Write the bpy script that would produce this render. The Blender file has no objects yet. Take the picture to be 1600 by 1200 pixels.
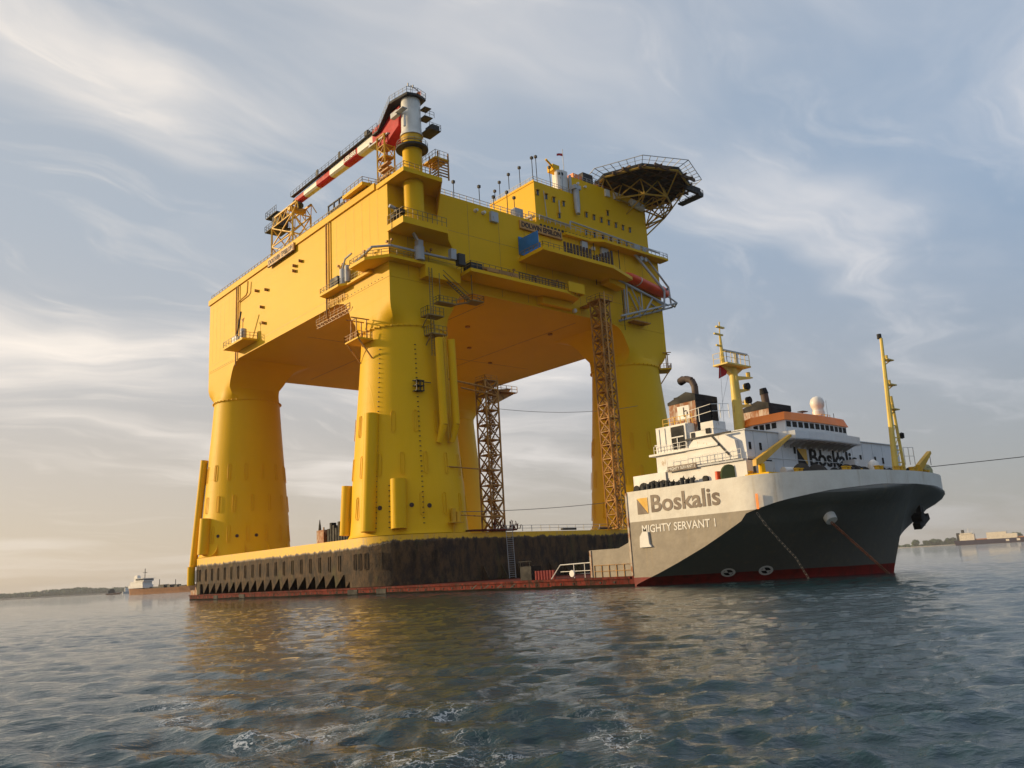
import bpy, math, random
import numpy as np
ORD = 'first second third fourth fifth sixth seventh eighth ninth tenth eleventh twelfth'.split()
from mathutils import Vector, Matrix
random.seed(7); rng = np.random.default_rng(7)
PI = math.pi; sin, cos, rad = math.sin, math.cos, math.radians
S = bpy.context.scene; COL = S.collection

# ------------------------------------------------------------------ camera (in a small boat, 2.8 m above the sea)
cam_d = bpy.data.cameras.new('camera'); cam = bpy.data.objects.new('camera', cam_d); COL.objects.link(cam)
HEAD, PITCH, ROLL = rad(138.9), rad(12.483), rad(3.3194)
fh = Vector((cos(HEAD), sin(HEAD), 0)); rh = Vector((sin(HEAD), -cos(HEAD), 0)); up = Vector((0, 0, 1))
fw = fh * cos(PITCH) + up * sin(PITCH); u0 = up * cos(PITCH) - fh * sin(PITCH)
ix = rh * cos(ROLL) - u0 * sin(ROLL); iy = rh * sin(ROLL) + u0 * cos(ROLL)
m3 = Matrix((ix, iy, -fw)).transposed(); cam.matrix_world = Matrix.Translation((0, 0, 2.8)) @ m3.to_4x4()
cam_d.sensor_width = 36; cam_d.lens = 1311.7 / 1600 * 36; cam_d.clip_start = 0.2; cam_d.clip_end = 60000
S.camera = cam

# ------------------------------------------------------------------ light, sky, exposure
SUN_AZ, SUN_EL = rad(220.0), rad(15.0)          # direction towards the sun, from +X
sd = Vector((cos(SUN_AZ) * cos(SUN_EL), sin(SUN_AZ) * cos(SUN_EL), sin(SUN_EL)))
sun_d = bpy.data.lights.new('sun', 'SUN'); sun_d.energy = 4.2; sun_d.angle = rad(0.6); sun_d.color = (1.0, 0.74, 0.41)
sun = bpy.data.objects.new('sun', sun_d); COL.objects.link(sun); sun.rotation_euler = sd.to_track_quat('Z', 'Y').to_euler(); sun.location = (0, 0, 200)
S.view_settings.view_transform = 'Standard'; S.view_settings.look = 'None'; S.view_settings.gamma = 1
S.view_settings.exposure = 0.0; S.view_settings.use_curve_mapping = False
S.cycles.volume_bounces = 0; S.cycles.max_bounces = 6; S.cycles.diffuse_bounces = 3; S.cycles.glossy_bounces = 3
S.cycles.use_denoising = True

class NT:
    """little helper that strings shader nodes together"""
    def __init__(s, tree): s.t = tree; s.n = tree.nodes; s.l = tree.links
    def new(s, typ, **k):
        n = s.n.new(typ)
        for a, b in k.items(): setattr(n, a, b)
        return n
    def put(s, sock, v):
        if hasattr(v, 'links') or isinstance(v, bpy.types.NodeSocket): s.l.new(v, sock)
        else: sock.default_value = v
    def math(s, op, a, b=0.0, c=None, clamp=False):
        n = s.new('ShaderNodeMath', operation=op, use_clamp=clamp); s.put(n.inputs[0], a); s.put(n.inputs[1], b)
        if c is not None: s.put(n.inputs[2], c)
        return n.outputs[0]
    def mix(s, f, a, b, blend='MIX'):
        n = s.new('ShaderNodeMix', data_type='RGBA', blend_type=blend); s.put(n.inputs[0], f)
        for i, v in ((6, a), (7, b)): s.put(n.inputs[i], v if not isinstance(v, tuple) or len(v) == 4 else (*v, 1))
        return n.outputs[2]
    def noise(s, vec, scale, detail=4, rough=.5, dist=0.0, out=0):
        n = s.new('ShaderNodeTexNoise'); s.put(n.inputs['Vector'], vec); n.inputs['Scale'].default_value = scale
        n.inputs['Detail'].default_value = detail; n.inputs['Roughness'].default_value = rough; n.inputs['Distortion'].default_value = dist
        return n.outputs[out]
    def map(s, vec, loc=(0, 0, 0), rot=(0, 0, 0), sc=(1, 1, 1)):
        n = s.new('ShaderNodeMapping'); s.put(n.inputs[0], vec); n.inputs[1].default_value = loc; n.inputs[2].default_value = rot; n.inputs[3].default_value = sc
        return n.outputs[0]
    def step(s, v, a, b, lo=0.0, hi=1.0):
        n = s.new('ShaderNodeMapRange', interpolation_type='SMOOTHSTEP'); s.put(n.inputs[0], v)
        for i, x in ((1, a), (2, b), (3, lo), (4, hi)): n.inputs[i].default_value = x
        return n.outputs[0]

W = bpy.data.worlds.new('World'); S.world = W; W.use_nodes = True; W.node_tree.nodes.clear(); N = NT(W.node_tree)
sky = N.new('ShaderNodeTexSky', sky_type='NISHITA'); sky.sun_disc = False; sky.sun_elevation = SUN_EL
sky.sun_rotation = PI / 2 - SUN_AZ; sky.air_density = 1.0; sky.dust_density = 1.2; sky.ozone_density = 1.6
skyc = N.new('ShaderNodeVectorMath', operation='SCALE'); N.l.new(sky.outputs[0], skyc.inputs[0]); skyc.inputs['Scale'].default_value = 1.0
tc = N.new('ShaderNodeTexCoord'); sep = N.new('ShaderNodeSeparateXYZ'); N.l.new(tc.outputs['Generated'], sep.inputs[0])
# cirrus layer: direction projected on a high flat layer
zz = N.math('MAXIMUM', N.math('ADD', sep.outputs[2], 0.10), 0.03)
px = N.math('DIVIDE', sep.outputs[0], zz); py = N.math('DIVIDE', sep.outputs[1], zz)
pl = N.new('ShaderNodeCombineXYZ'); N.l.new(px, pl.inputs[0]); N.l.new(py, pl.inputs[1])
warp = N.new('ShaderNodeVectorMath', operation='ADD'); N.l.new(pl.outputs[0], warp.inputs[0])
wn = N.new('ShaderNodeVectorMath', operation='SCALE'); N.l.new(N.noise(pl.outputs[0], .8, 3, out=1), wn.inputs[0]); wn.inputs['Scale'].default_value = 1.1
N.l.new(wn.outputs[0], warp.inputs[1])
CL_ROT, CL_OFF = rad(95), (9, 9, 0)
wr = N.map(warp.outputs[0], rot=(0, 0, -CL_ROT))
c0 = N.noise(N.map(wr, CL_OFF, sc=(0.34, .62, 1)), .75, 3, .5)                    # broad sheets
c1 = N.noise(N.map(wr, CL_OFF, sc=(0.42, 1.35, 1)), 1.3, 8, .53, .2)               # fibres inside them
c2 = N.noise(N.map(wr, (8.3, 2.2, 0), sc=(0.7, 2.4, 1)), 2.6, 9, .62, .4)    # small streaks
sheet = N.step(N.math('ADD', c0, N.math('MULTIPLY', N.math('SUBTRACT', c1, .5), .55)), .43, .68)
cm = N.math('ADD', N.math('MULTIPLY', sheet, N.step(c1, .25, .65, .45, 1.0)), N.math('MULTIPLY', N.step(c2, .52, .74), .24), clamp=True)
cm = N.math('ADD', N.math('MULTIPLY', cm, .9), .10)
# brighter towards the sun
dv = N.new('ShaderNodeVectorMath', operation='DOT_PRODUCT'); N.l.new(tc.outputs['Generated'], dv.inputs[0]); dv.inputs[1].default_value = sd
glow = N.step(dv.outputs['Value'], -.9, 1.0)
ccol = N.mix(glow, (6.2, 6.6, 7.4), (10.9, 9.8, 8.6))
base = N.mix(N.step(sep.outputs[2], -.05, .42), N.mix(glow, (3.1, 3.3, 3.4), (8.0, 6.3, 4.5)), N.mix(glow, (2.2, 3.7, 5.8), (4.4, 5.0, 5.7)))
base = N.mix(N.step(sep.outputs[2], .40, 1.0), base, N.mix(glow, (1.4, 2.4, 4.1), (2.6, 3.4, 4.6)))
veil = N.mix(.85, skyc.outputs[0], base)
allc = N.mix(N.math('MULTIPLY', cm, N.step(sep.outputs[2], .0, .22, .25, .95)), veil, ccol)
bg = N.new('ShaderNodeBackground'); N.l.new(allc, bg.inputs[0]); bg.inputs[1].default_value = 0.10
wo = N.new('ShaderNodeOutputWorld'); N.l.new(bg.outputs[0], wo.inputs[0])

# ------------------------------------------------------------------ materials
MATS = {}
def mat(name, col, rough=.5, metal=0., var=.12, vscale=.35, bump=0., bscale=3., dirt=None, dirt_amt=.0, spec=.5, streak=0.):
    if name in MATS: return MATS[name]
    m = bpy.data.materials.new(name); m.use_nodes = True; m.node_tree.nodes.clear(); n = NT(m.node_tree)
    b = n.new('ShaderNodeBsdfPrincipled'); o = n.new('ShaderNodeOutputMaterial'); n.l.new(b.outputs[0], o.inputs[0])
    g = n.new('ShaderNodeNewGeometry'); P = g.outputs['Position']
    f = n.noise(P, vscale, 5, .6)
    lo = tuple(c * (1 - var) for c in col); hi = tuple(min(1, c * (1 + var)) for c in col)
    c = n.mix(n.step(f, .3, .7), lo, hi)
    if streak:
        s_ = n.noise(n.map(P, sc=(1.1, 1.1, .06)), 1.0, 4, .6); c = n.mix(n.math('MULTIPLY', n.step(s_, .52, .75), streak), c, tuple(x * .55 for x in col))
    if dirt:
        d_ = n.noise(n.map(P, sc=(1, 1, .35)), 1.3, 7, .68, .4); c = n.mix(n.step(d_, .62 - dirt_amt * .3, .70 - dirt_amt * .2), c, dirt)
    n.l.new(c, b.inputs['Base Color']); b.inputs['Metallic'].default_value = metal; b.inputs['Specular IOR Level'].default_value = spec
    n.l.new(n.step(n.noise(P, vscale * 2.3, 4), .3, .7, max(.05, rough - .08), min(1, rough + .1)), b.inputs['Roughness'])
    if bump:
        bn = n.new('ShaderNodeBump'); bn.inputs['Strength'].default_value = bump; bn.inputs['Distance'].default_value = .1
        n.l.new(n.noise(P, bscale, 4), bn.inputs['Height']); n.l.new(bn.outputs[0], b.inputs['Normal'])
    MATS[name] = m; return m

YEL = (.80, .465, .006)
def yellow():
    """painted plate with faint plate seams and oil-canning"""
    m = mat('yellow_paint', YEL, .50, var=.025, vscale=.12, streak=.04, spec=.12); t = m.node_tree; n = NT(t)
    b = [x for x in t.nodes if x.type == 'BSDF_PRINCIPLED'][0]; g = [x for x in t.nodes if x.type == 'NEW_GEOMETRY'][0].outputs['Position']
    sp = n.new('ShaderNodeSeparateXYZ'); n.l.new(g, sp.inputs[0])
    for l_ in list(b.inputs['Roughness'].links): t.links.remove(l_)
    b.inputs['Roughness'].default_value = .5
    seam = None
    for ax, per in ((0, 3.05), (1, 3.05), (2, 2.95)):
        fr = n.math('FRACT', n.math('DIVIDE', n.math('ADD', sp.outputs[ax], 1000.), per)); s_ = n.step(n.math('ABSOLUTE', n.math('SUBTRACT', fr, .5)), .482, .499)
        seam = s_ if seam is None else n.math('MAXIMUM', seam, s_)
    big = n.noise(n.map(g, sc=(1, 1, .7)), .33, 3, .5)
    h = n.math('ADD', n.math('MULTIPLY', big, .015), n.math('MULTIPLY', seam, .028))
    bn = n.new('ShaderNodeBump'); bn.inputs['Strength'].default_value = .55; bn.inputs['Distance'].default_value = .5
    n.l.new(h, bn.inputs['Height']); n.l.new(bn.outputs[0], b.inputs['Normal']); return m
M_Y = yellow()
M_YR = mat('yellow_rail', (.66, .38, .02), .5, spec=.3)
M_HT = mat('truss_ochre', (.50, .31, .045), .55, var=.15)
M_MAST = mat('mast_paint', (.72, .52, .10), .5, dirt=(.4, .26, .12), dirt_amt=.1)
M_TR = mat('scaffold_ochre', (.42, .20, .035), .6, var=.25, dirt=(.12, .05, .02), dirt_amt=.3)
M_GREY = mat('grey_paint', (.42, .43, .44), .45, var=.1, dirt=(.25, .2, .15))
M_DK = mat('dark_steel', (.045, .045, .045), .6, var=.3, spec=.25)
M_WH = mat('white_paint', (.72, .70, .66), .45, var=.06, streak=.25, dirt=(.42, .30, .18), dirt_amt=.05)
M_SUP = mat('superstructure_white', (.70, .71, .72), .45, var=.05, streak=.18)
M_CW = mat('crane_white', (.72, .70, .64), .4)
M_RED = mat('crane_red', (.50, .012, .016), .5, var=.15, spec=.2)
M_BLUE = mat('blue_tarp', (.01, .17, .50), .5)
M_ORG = mat('bridge_orange', (.98, .24, .025), .45, var=.06)
M_LB = mat('lifeboat_red', (.80, .085, .018), .35, var=.1)
M_BLK = mat('black_paint', (.012, .012, .013), .6, var=.3, spec=.2)
M_GL = mat('window_glass', (.02, .025, .03), .12)
M_LBL = mat('sign_tan', (.58, .30, .07), .55)
M_TXB = mat('sign_letter', (.05, .02, .012), .6)
M_BRN = mat('logo_brown', (.16, .115, .085), .55)
M_LOY = mat('logo_yellow', (.72, .40, .03), .5)
M_RUST = mat('rusty_plate', (.50, .42, .33), .7, var=.15, dirt=(.30, .11, .035), dirt_amt=.75)
M_CHAIN = mat('rusty_chain', (.30, .11, .05), .8, var=.4)
M_ROPE = mat('rope', (.16, .15, .14), .8)
M_LAND = mat('shore_earth', (.16, .13, .09), .9)
M_LEAF = mat('foliage', (.05, .085, .03), .8, var=.5, vscale=.02)
M_SAND = mat('shore_sand', (.42, .36, .28), .9)

def deckred():
    return mat('deck_red', (.13, .020, .013), .8, spec=.15, var=.35, vscale=.6, dirt=(.04, .018, .012), dirt_amt=.45, streak=.6)
M_DR = deckred(); M_RAIL = mat('railing_ochre', (.26, .17, .05), .6)

def growth():
    """yellow paint above, dark marine growth below an uneven line"""
    m = bpy.data.materials.new('pontoon_paint_and_growth'); m.use_nodes = True; m.node_tree.nodes.clear(); n = NT(m.node_tree)
    b = n.new('ShaderNodeBsdfPrincipled'); o = n.new('ShaderNodeOutputMaterial'); n.l.new(b.outputs[0], o.inputs[0])
    g = n.new('ShaderNodeNewGeometry').outputs['Position']; sp = n.new('ShaderNodeSeparateXYZ'); n.l.new(g, sp.inputs[0])
    wob = n.noise(n.map(g, sc=(1, 1, .5)), .9, 7, .7)
    z = n.math('ADD', n.math('SUBTRACT', sp.outputs[2], n.step(sp.outputs[0], -140., -128., 0., .75)), n.math('MULTIPLY', n.math('SUBTRACT', wob, .5), 1.9))
    f1 = n.noise(n.map(g, sc=(1, 1, .4)), .8, 7, .7); f2 = n.noise(n.map(g, (5, 3, 1), sc=(1, 1, .3)), .35, 6, .65)
    c = n.mix(n.step(f1, .35, .68), (.020, .012, .007), (.105, .058, .022))
    c = n.mix(n.step(f2, .55, .70, 0, .55), c, (.085, .080, .022))
    c = n.mix(n.step(n.noise(g, 5.0, 5, .7), .60, .72, 0, .6), c, (.19, .13, .055))
    yb = n.mix(n.step(n.noise(n.map(g, sc=(1, 1, .2)), 1.3, 7, .75), .50, .66, 0, .7), YEL, (.52, .33, .12)); yb = n.mix(n.math('MULTIPLY', n.step(n.noise(n.map(g, sc=(1, 1, .5)), 2.6, 6, .7), .56, .66), n.step(z, 9.6, 8.2)), yb, (.24, .13, .05))
    c = n.mix(n.step(z, 8.3, 8.6), c, yb); n.l.new(c, b.inputs['Base Color'])
    n.l.new(n.step(z, 8.0, 8.3, .85, .45), b.inputs['Roughness'])
    bn = n.new('ShaderNodeBump'); bn.inputs['Strength'].default_value = .8; bn.inputs['Distance'].default_value = .25
    n.l.new(n.math('MULTIPLY', n.noise(g, 2.5, 7, .7), n.step(z, 8.0, 8.3, 1, .1)), bn.inputs['Height']); n.l.new(bn.outputs[0], b.inputs['Normal'])
    return m
M_GRO = growth()

def hullpaint():
    """white above 7.75 m, grey below, red boot-top, rust and scrapes"""
    m = bpy.data.materials.new('hull_paint'); m.use_nodes = True; m.node_tree.nodes.clear(); n = NT(m.node_tree)
    b = n.new('ShaderNodeBsdfPrincipled'); o = n.new('ShaderNodeOutputMaterial'); n.l.new(b.outputs[0], o.inputs[0])
    g = n.new('ShaderNodeNewGeometry').outputs['Position']; sp = n.new('ShaderNodeSeparateXYZ'); n.l.new(g, sp.inputs[0]); z = sp.outputs[2]
    fl = n.new('ShaderNodeAttribute', attribute_name='flare').outputs['Fac']
    st = n.noise(n.map(g, sc=(1.2, 1.2, .05)), 1.0, 5, .62); bl = n.noise(g, .5, 6, .65)
    wh = n.mix(n.step(bl, .35, .7), (.74, .71, .64), (.66, .62, .55)); wh = n.mix(n.step(st, .55, .75, 0, .5), wh, (.45, .36, .24))
    gr = n.mix(n.step(bl, .3, .7), (.32, .275, .215), (.25, .215, .17)); gr = n.mix(n.step(st, .5, .72, 0, .6), gr, (.34, .27, .18))
    flare_shade = n.mix(n.step(st, .5, .75), (.125, .125, .112), (.16, .145, .115))  # shade under the bow flare put into the colour; the paint is the same grey
    c = n.mix(n.math('GREATER_THAN', z, 7.75), gr, wh)
    c = n.mix(n.math('GREATER_THAN', fl, .5), c, flare_shade)
    z2 = n.math('ADD', z, n.math('MULTIPLY', n.math('SUBTRACT', bl, .5), .15))
    red = n.mix(n.step(st, .4, .7), (.20, .014, .012), (.11, .014, .012))
    c = n.mix(n.step(z2, 1.02, 1.08), red, c)
    c = n.mix(n.step(n.noise(n.map(g, sc=(1, 1, .3)), 2.2, 7, .7), .68, .74, 0, .75), c, (.30, .12, .05))
    n.l.new(c, b.inputs['Base Color']); b.inputs['Roughness'].default_value = .55; b.inputs['Specular IOR Level'].default_value = .3
    bn = n.new('ShaderNodeBump'); bn.inputs['Strength'].default_value = .2; bn.inputs['Distance'].default_value = .3
    n.l.new(n.noise(g, .8, 3), bn.inputs['Height']); n.l.new(bn.outputs[0], b.inputs['Normal'])
    return m
M_HULL = hullpaint()

# ------------------------------------------------------------------ geometry helpers
class MB:
    def __init__(s): s.v = []; s.f = []; s.m = []; s.mi = 0
    def add(s, vs, fs):
        o = len(s.v); s.v += [tuple(p) for p in vs]; s.f += [tuple(i + o for i in f) for f in fs]; s.m += [s.mi] * len(fs); return s
    def box(s, x0, x1, y0, y1, z0, z1):
        x0, x1 = min(x0, x1), max(x0, x1); y0, y1 = min(y0, y1), max(y0, y1); z0, z1 = min(z0, z1), max(z0, z1)
        return s.add([(x, y, z) for z in (z0, z1) for y in (y0, y1) for x in (x0, x1)],
                     [(0, 2, 3, 1), (4, 5, 7, 6), (0, 1, 5, 4), (2, 6, 7, 3), (0, 4, 6, 2), (1, 3, 7, 5)])
    def cyl(s, p, q, r, r2=None, n=8, cap=True, ph=0.):
        p, q = Vector(p), Vector(q); d = (q - p)
        if d.length < 1e-6: return s
        d.normalize(); a = Vector((0, 0, 1)) if abs(d.z) < .9 else Vector((1, 0, 0)); u = d.cross(a).normalized(); w = d.cross(u)
        r2 = r if r2 is None else r2; vs = []
        for c, rr in ((p, r), (q, r2)):
            for i in range(n):
                t = 2 * PI * i / n + ph; vs.append(c + u * (rr * cos(t)) + w * (rr * sin(t)))
        fs = [(i, i + n, (i + 1) % n + n, (i + 1) % n) for i in range(n)]
        if cap: fs += [tuple(range(n)), tuple(range(2 * n - 1, n - 1, -1))]
        return s.add(vs, fs)
    def bar(s, p, q, r=.06): return s.cyl(p, q, r, n=4, cap=False, ph=PI / 4)
    def path(s, pts, r, n=8):
        for a, b in zip(pts, pts[1:]): s.cyl(a, b, r, n=n)
        return s
    def prism(s, pts, z0, z1):
        n = len(pts); a = sum(pts[i][0] * pts[(i + 1) % n][1] - pts[(i + 1) % n][0] * pts[i][1] for i in range(n))
        if a < 0: pts = pts[::-1]
        return s.add([(x, y, z0) for x, y in pts] + [(x, y, z1) for x, y in pts],
                     [tuple(range(n - 1, -1, -1)), tuple(range(n, 2 * n))] + [(i, (i + 1) % n, (i + 1) % n + n, i + n) for i in range(n)])
    def extr(s, pts, d):
        """closed 3-D outline extruded by vector d"""
        n = len(pts); d = Vector(d); a = [Vector(p) for p in pts]
        return s.add(a + [p + d for p in a], [tuple(range(n - 1, -1, -1)), tuple(range(n, 2 * n))] + [(i, (i + 1) % n, (i + 1) % n + n, i + n) for i in range(n)])
    def lathe(s, c, prof, n=32, cap=True):
        vs = [(c[0] + r * cos(2 * PI * i / n), c[1] + r * sin(2 * PI * i / n), z) for r, z in prof for i in range(n)]; fs = []
        for k in range(len(prof) - 1): fs += [(k * n + i, k * n + (i + 1) % n, (k + 1) * n + (i + 1) % n, (k + 1) * n + i) for i in range(n)]
        if cap: fs += [tuple(range(n - 1, -1, -1)), tuple(range((len(prof) - 1) * n, len(prof) * n))]
        return s.add(vs, fs)
    def loft(s, rows, close=True):
        n = len(rows[0]); vs = [p for r in rows for p in r]; fs = []; m = n if close else n - 1
        for k in range(len(rows) - 1): fs += [(k * n + i, k * n + (i + 1) % n, (k + 1) * n + (i + 1) % n, (k + 1) * n + i) for i in range(m)]
        return s.add(vs, fs)
    def rail(s, pts, h=1.2, sp=1.6, r=.07, mid=1):
        for a, b in zip(pts, pts[1:]):
            a, b = Vector(a), Vector(b); L = (b - a).length; k = max(1, round(L / sp)); U = Vector((0, 0, 1))
            for i in range(k + 1): p = a.lerp(b, i / k); s.bar(p, p + U * h, r)
            for j in range(mid + 1): z = U * (h * (1 - j / (mid + 1))); s.bar(a + z, b + z, r * .8)
        return s

WL = {}                                   # world location of every parent
def link(o, parent=None):
    COL.objects.link(o)
    if parent is not None: o.parent = parent
def thing(name, label, cat, loc=(0, 0, 0), group=None):
    o = bpy.data.objects.new(name, None); link(o); o.location = loc; o.empty_display_size = .5; WL[o.name] = Vector(loc)
    o['label'] = label; o['category'] = cat
    if group: o['group'] = group
    return o
def tag(o, label, cat, group=None):
    o['label'] = label; o['category'] = cat
    if group: o['group'] = group
    return o
def part(mb, name, mt, parent=None, label=None, smooth=False, angle=35, kind=None):
    mts = mt if isinstance(mt, (list, tuple)) else [mt]
    v = np.array(mb.v, dtype=float); c = (v.min(0) + v.max(0)) / 2
    if parent is None: c[2] = v[:, 2].min()
    me = bpy.data.meshes.new(name); me.from_pydata([tuple(p) for p in (v - c)], [], mb.f)
    for x in mts: me.materials.append(x)
    if len(mts) > 1: me.polygons.foreach_set('material_index', mb.m)
    if smooth:
        me.polygons.foreach_set('use_smooth', [True] * len(mb.f)); me.set_sharp_from_angle(angle=rad(angle))
    me.update(); o = bpy.data.objects.new(name, me); link(o, parent)
    o.location = Vector(c) - (WL[parent.name] if parent is not None else Vector((0, 0, 0))); WL[o.name] = Vector(c)
    if label: o['label'] = label
    if kind: o['kind'] = kind
    return o
def copy_part(o, world, parent, rot=None):
    c = o.copy(); link(c, parent); c.parent = parent; c.location = Vector(world) - WL[parent.name]; WL[c.name] = Vector(world)
    if rot is not None: c.rotation_euler = rot
    return c
def text_geo(txt, bold=0.0, depth=.06):
    cu = bpy.data.curves.new('t', 'FONT'); cu.body = txt; cu.offset = bold; cu.extrude = depth / 2; cu.resolution_u = 3
    o = bpy.data.objects.new('t', cu); COL.objects.link(o); dg = bpy.context.evaluated_depsgraph_get(); me = o.evaluated_get(dg).to_mesh()
    v = np.array([x.co[:] for x in me.vertices]); f = [tuple(p.vertices) for p in me.polygons]; o.evaluated_get(dg).to_mesh_clear()
    bpy.data.objects.remove(o); bpy.data.curves.remove(cu); return v, f
def lettering(mb, txt, org, ux, uz, w, h, bold=0., depth=.06):
    """text on a plane: org lower left, ux along the line, uz up, fitted to w x h"""
    v, f = text_geo(txt, bold, 1.0); lo, hi = v.min(0), v.max(0); ux, uz, org = Vector(ux), Vector(uz), Vector(org); nn = ux.cross(uz)
    mb.add([org + ux * ((p[0] - lo[0]) / (hi[0] - lo[0]) * w) + uz * ((p[1] - lo[1]) / (hi[1] - lo[1]) * h) + nn * (p[2] * depth) for p in v], f)

# ------------------------------------------------------------------ sea
def build_sea():
    h0 = math.degrees(HEAD)
    az = np.concatenate([np.arange(h0 - 41, h0 + 41, .1), np.arange(h0 + 41, h0 + 319, 3.0)])
    r = [1.5]
    while r[-1] < 55: r.append(r[-1] * 1.0085)
    while r[-1] < 420: r.append(r[-1] * 1.0048)
    while r[-1] < 16000: r.append(r[-1] * 1.05)
    r = np.array(r); A, R = np.meshgrid(np.radians(az), r)
    X = (R * np.cos(A)).astype(np.float32); Y = (R * np.sin(A)).astype(np.float32); Z = np.zeros_like(X); DX = np.zeros_like(X); DY = np.zeros_like(X)
    cell = np.gradient(r)[:, None].astype(np.float32)
    g = np.random.default_rng(11); n = 96
    lam = np.exp(g.uniform(np.log(.22), np.log(3.4), n)); wind = rad(-28.0)
    # slow gusts modulate the height from place to place
    gust = 1 + .28 * np.sin(X * .021 + Y * .017 + 1.3) * np.sin(Y * .027 - X * .008) + .2 * np.sin(X * .09 - Y * .06 + .4)
    for L in lam:
        th = wind + g.normal(0, .75); k = 2 * PI / L; a = .0072 * L ** .86 * (1.35 if L < 1.0 else .72 if L < 1.8 else .42)
        att = np.clip((L / cell - 2.2) / 3.0, 0, 1); ph = k * (X * cos(th) + Y * sin(th)) + g.uniform(0, 6.28)
        ph += .9 * np.sin(.35 * k * (Y * cos(th) - X * sin(th)) + g.uniform(0, 6.28))
        a_ = a * att; Z += a_ * np.cos(ph); s_ = a_ * np.sin(ph) * .85; DX -= s_ * cos(th); DY -= s_ * sin(th)
    Z *= gust
    # wash left by the photographer's boat: a train of steeper short waves near the camera
    for (x0, y0, L, th, a, w) in ((-17, 9.8, 2.4, 2.25, .075, 5.5), (-11, 9.5, 1.7, 2.7, .05, 4.5), (-24, 14.5, 3.0, 2.1, .08, 7), (-15, 5.5, 1.6, 1.7, .04, 4), (-9, 12, 2.1, 2.5, .05, 5)):
        k = 2 * PI / L; q = (X - x0) * cos(th) + (Y - y0) * sin(th); t = -(X - x0) * sin(th) + (Y - y0) * cos(th)
        e = np.exp(-(q * q) / (w * w) - (t * t) / (w * w * 3)); ph = k * q + .5 * np.sin(t * .9)
        Z += a * e * np.cos(ph); DX += -a * e * np.sin(ph) * cos(th) * -1; DY += -a * e * np.sin(ph) * sin(th) * -1
    fade = np.clip((9000 - R) / 6000, 0, 1).astype(np.float32); Z *= fade
    V = np.stack([X + DX, Y + DY, Z], -1).reshape(-1, 3); nr, na = X.shape
    i = np.arange(nr - 1)[:, None] * na; j = np.arange(na)[None, :]; j2 = (j + 1) % na
    F = np.stack([i + j, i + na + j, i + na + j2, i + j2], -1).reshape(-1, 4)
    # centre disc below the camera
    c = len(V); V = np.vstack([V, [[0, 0, 0]]]); tri = np.stack([np.full(na, c), np.arange(na), (np.arange(na) + 1) % na], -1)
    me = bpy.data.meshes.new('sea'); me.vertices.add(len(V)); me.vertices.foreach_set('co', V.astype(np.float32).ravel())
    nl = F.size + tri.size; me.loops.add(nl); me.loops.foreach_set('vertex_index', np.concatenate([F[:, ::-1].ravel(), tri[:, ::-1].ravel()]).astype(np.int32))
    np_ = len(F) + len(tri); me.polygons.add(np_)
    me.polygons.foreach_set('loop_start', np.concatenate([np.arange(len(F)) * 4, F.size + np.arange(len(tri)) * 3]).astype(np.int32))
    me.polygons.foreach_set('use_smooth', np.ones(np_, bool)); me.update(calc_edges=True); me.validate()
    if me.polygons[100].normal.z < 0: me.flip_normals()
    m = bpy.data.materials.new('sea_water'); m.use_nodes = True; m.node_tree.nodes.clear(); q = NT(m.node_tree)
    b = q.new('ShaderNodeBsdfPrincipled'); o = q.new('ShaderNodeOutputMaterial'); q.l.new(b.outputs[0], o.inputs[0])
    P = q.new('ShaderNodeNewGeometry').outputs['Position']; sp = q.new('ShaderNodeSeparateXYZ'); q.l.new(P, sp.inputs[0])
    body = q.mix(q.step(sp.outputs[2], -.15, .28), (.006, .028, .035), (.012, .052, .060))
    # foam streaks of the wake
    mk = None
    for (x0, y0, w1, w2, th) in ((-15.5, 7.6, 7.5, 2.0, rad(155)), (-12.0, 8.6, 6.0, 1.6, rad(140)), (-20, 7.5, 6, 1.2, rad(170)), (-9.8, 9.4, 5, 1.3, rad(130))):
        mp = q.map(P, loc=(0, 0, 0)); vs = q.new('ShaderNodeVectorMath', operation='SUBTRACT'); q.l.new(mp, vs.inputs[0]); vs.inputs[1].default_value = (x0, y0, 0)
        rt = q.new('ShaderNodeVectorRotate', rotation_type='Z_AXIS'); q.l.new(vs.outputs[0], rt.inputs[0]); rt.inputs['Angle'].default_value = -th
        s2 = q.new('ShaderNodeSeparateXYZ'); q.l.new(rt.outputs[0], s2.inputs[0])
        d = q.math('ADD', q.math('POWER', q.math('DIVIDE', s2.outputs[0], w1), 2.), q.math('POWER', q.math('DIVIDE', s2.outputs[1], w2), 2.))
        e = q.step(d, 0.0, 1.3, 1.0, 0.0); mk = e if mk is None else q.math('MAXIMUM', mk, e)
    wv = q.new('ShaderNodeVectorMath', operation='ADD'); ws = q.new('ShaderNodeVectorMath', operation='SCALE'); q.l.new(q.noise(P, 1.1, 3, out=1), ws.inputs[0]); ws.inputs['Scale'].default_value = .9
    q.l.new(P, wv.inputs[0]); q.l.new(ws.outputs[0], wv.inputs[1])
    rid = q.math('ABSOLUTE', q.math('SUBTRACT', q.noise(q.map(wv.outputs[0], rot=(0, 0, .5), sc=(1, .8, 1)), 1.9, 5, .6), .5))
    rid2 = q.math('ABSOLUTE', q.math('SUBTRACT', q.noise(wv.outputs[0], 4.6, 4, .6), .5))
    lace = q.math('MAXIMUM', q.step(rid, .0, .024, 1, 0), q.math('MULTIPLY', q.step(rid2, .0, .022, 1, 0), .55))
    fm = q.math('MULTIPLY', lace, q.math('MULTIPLY', mk, q.step(q.noise(P, .55, 3), .44, .64)), clamp=True)
    col = q.mix(fm, body, (.62, .64, .64)); q.l.new(col, b.inputs['Base Color'])
    b.inputs['IOR'].default_value = 1.333; b.inputs['Specular IOR Level'].default_value = .5
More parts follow.
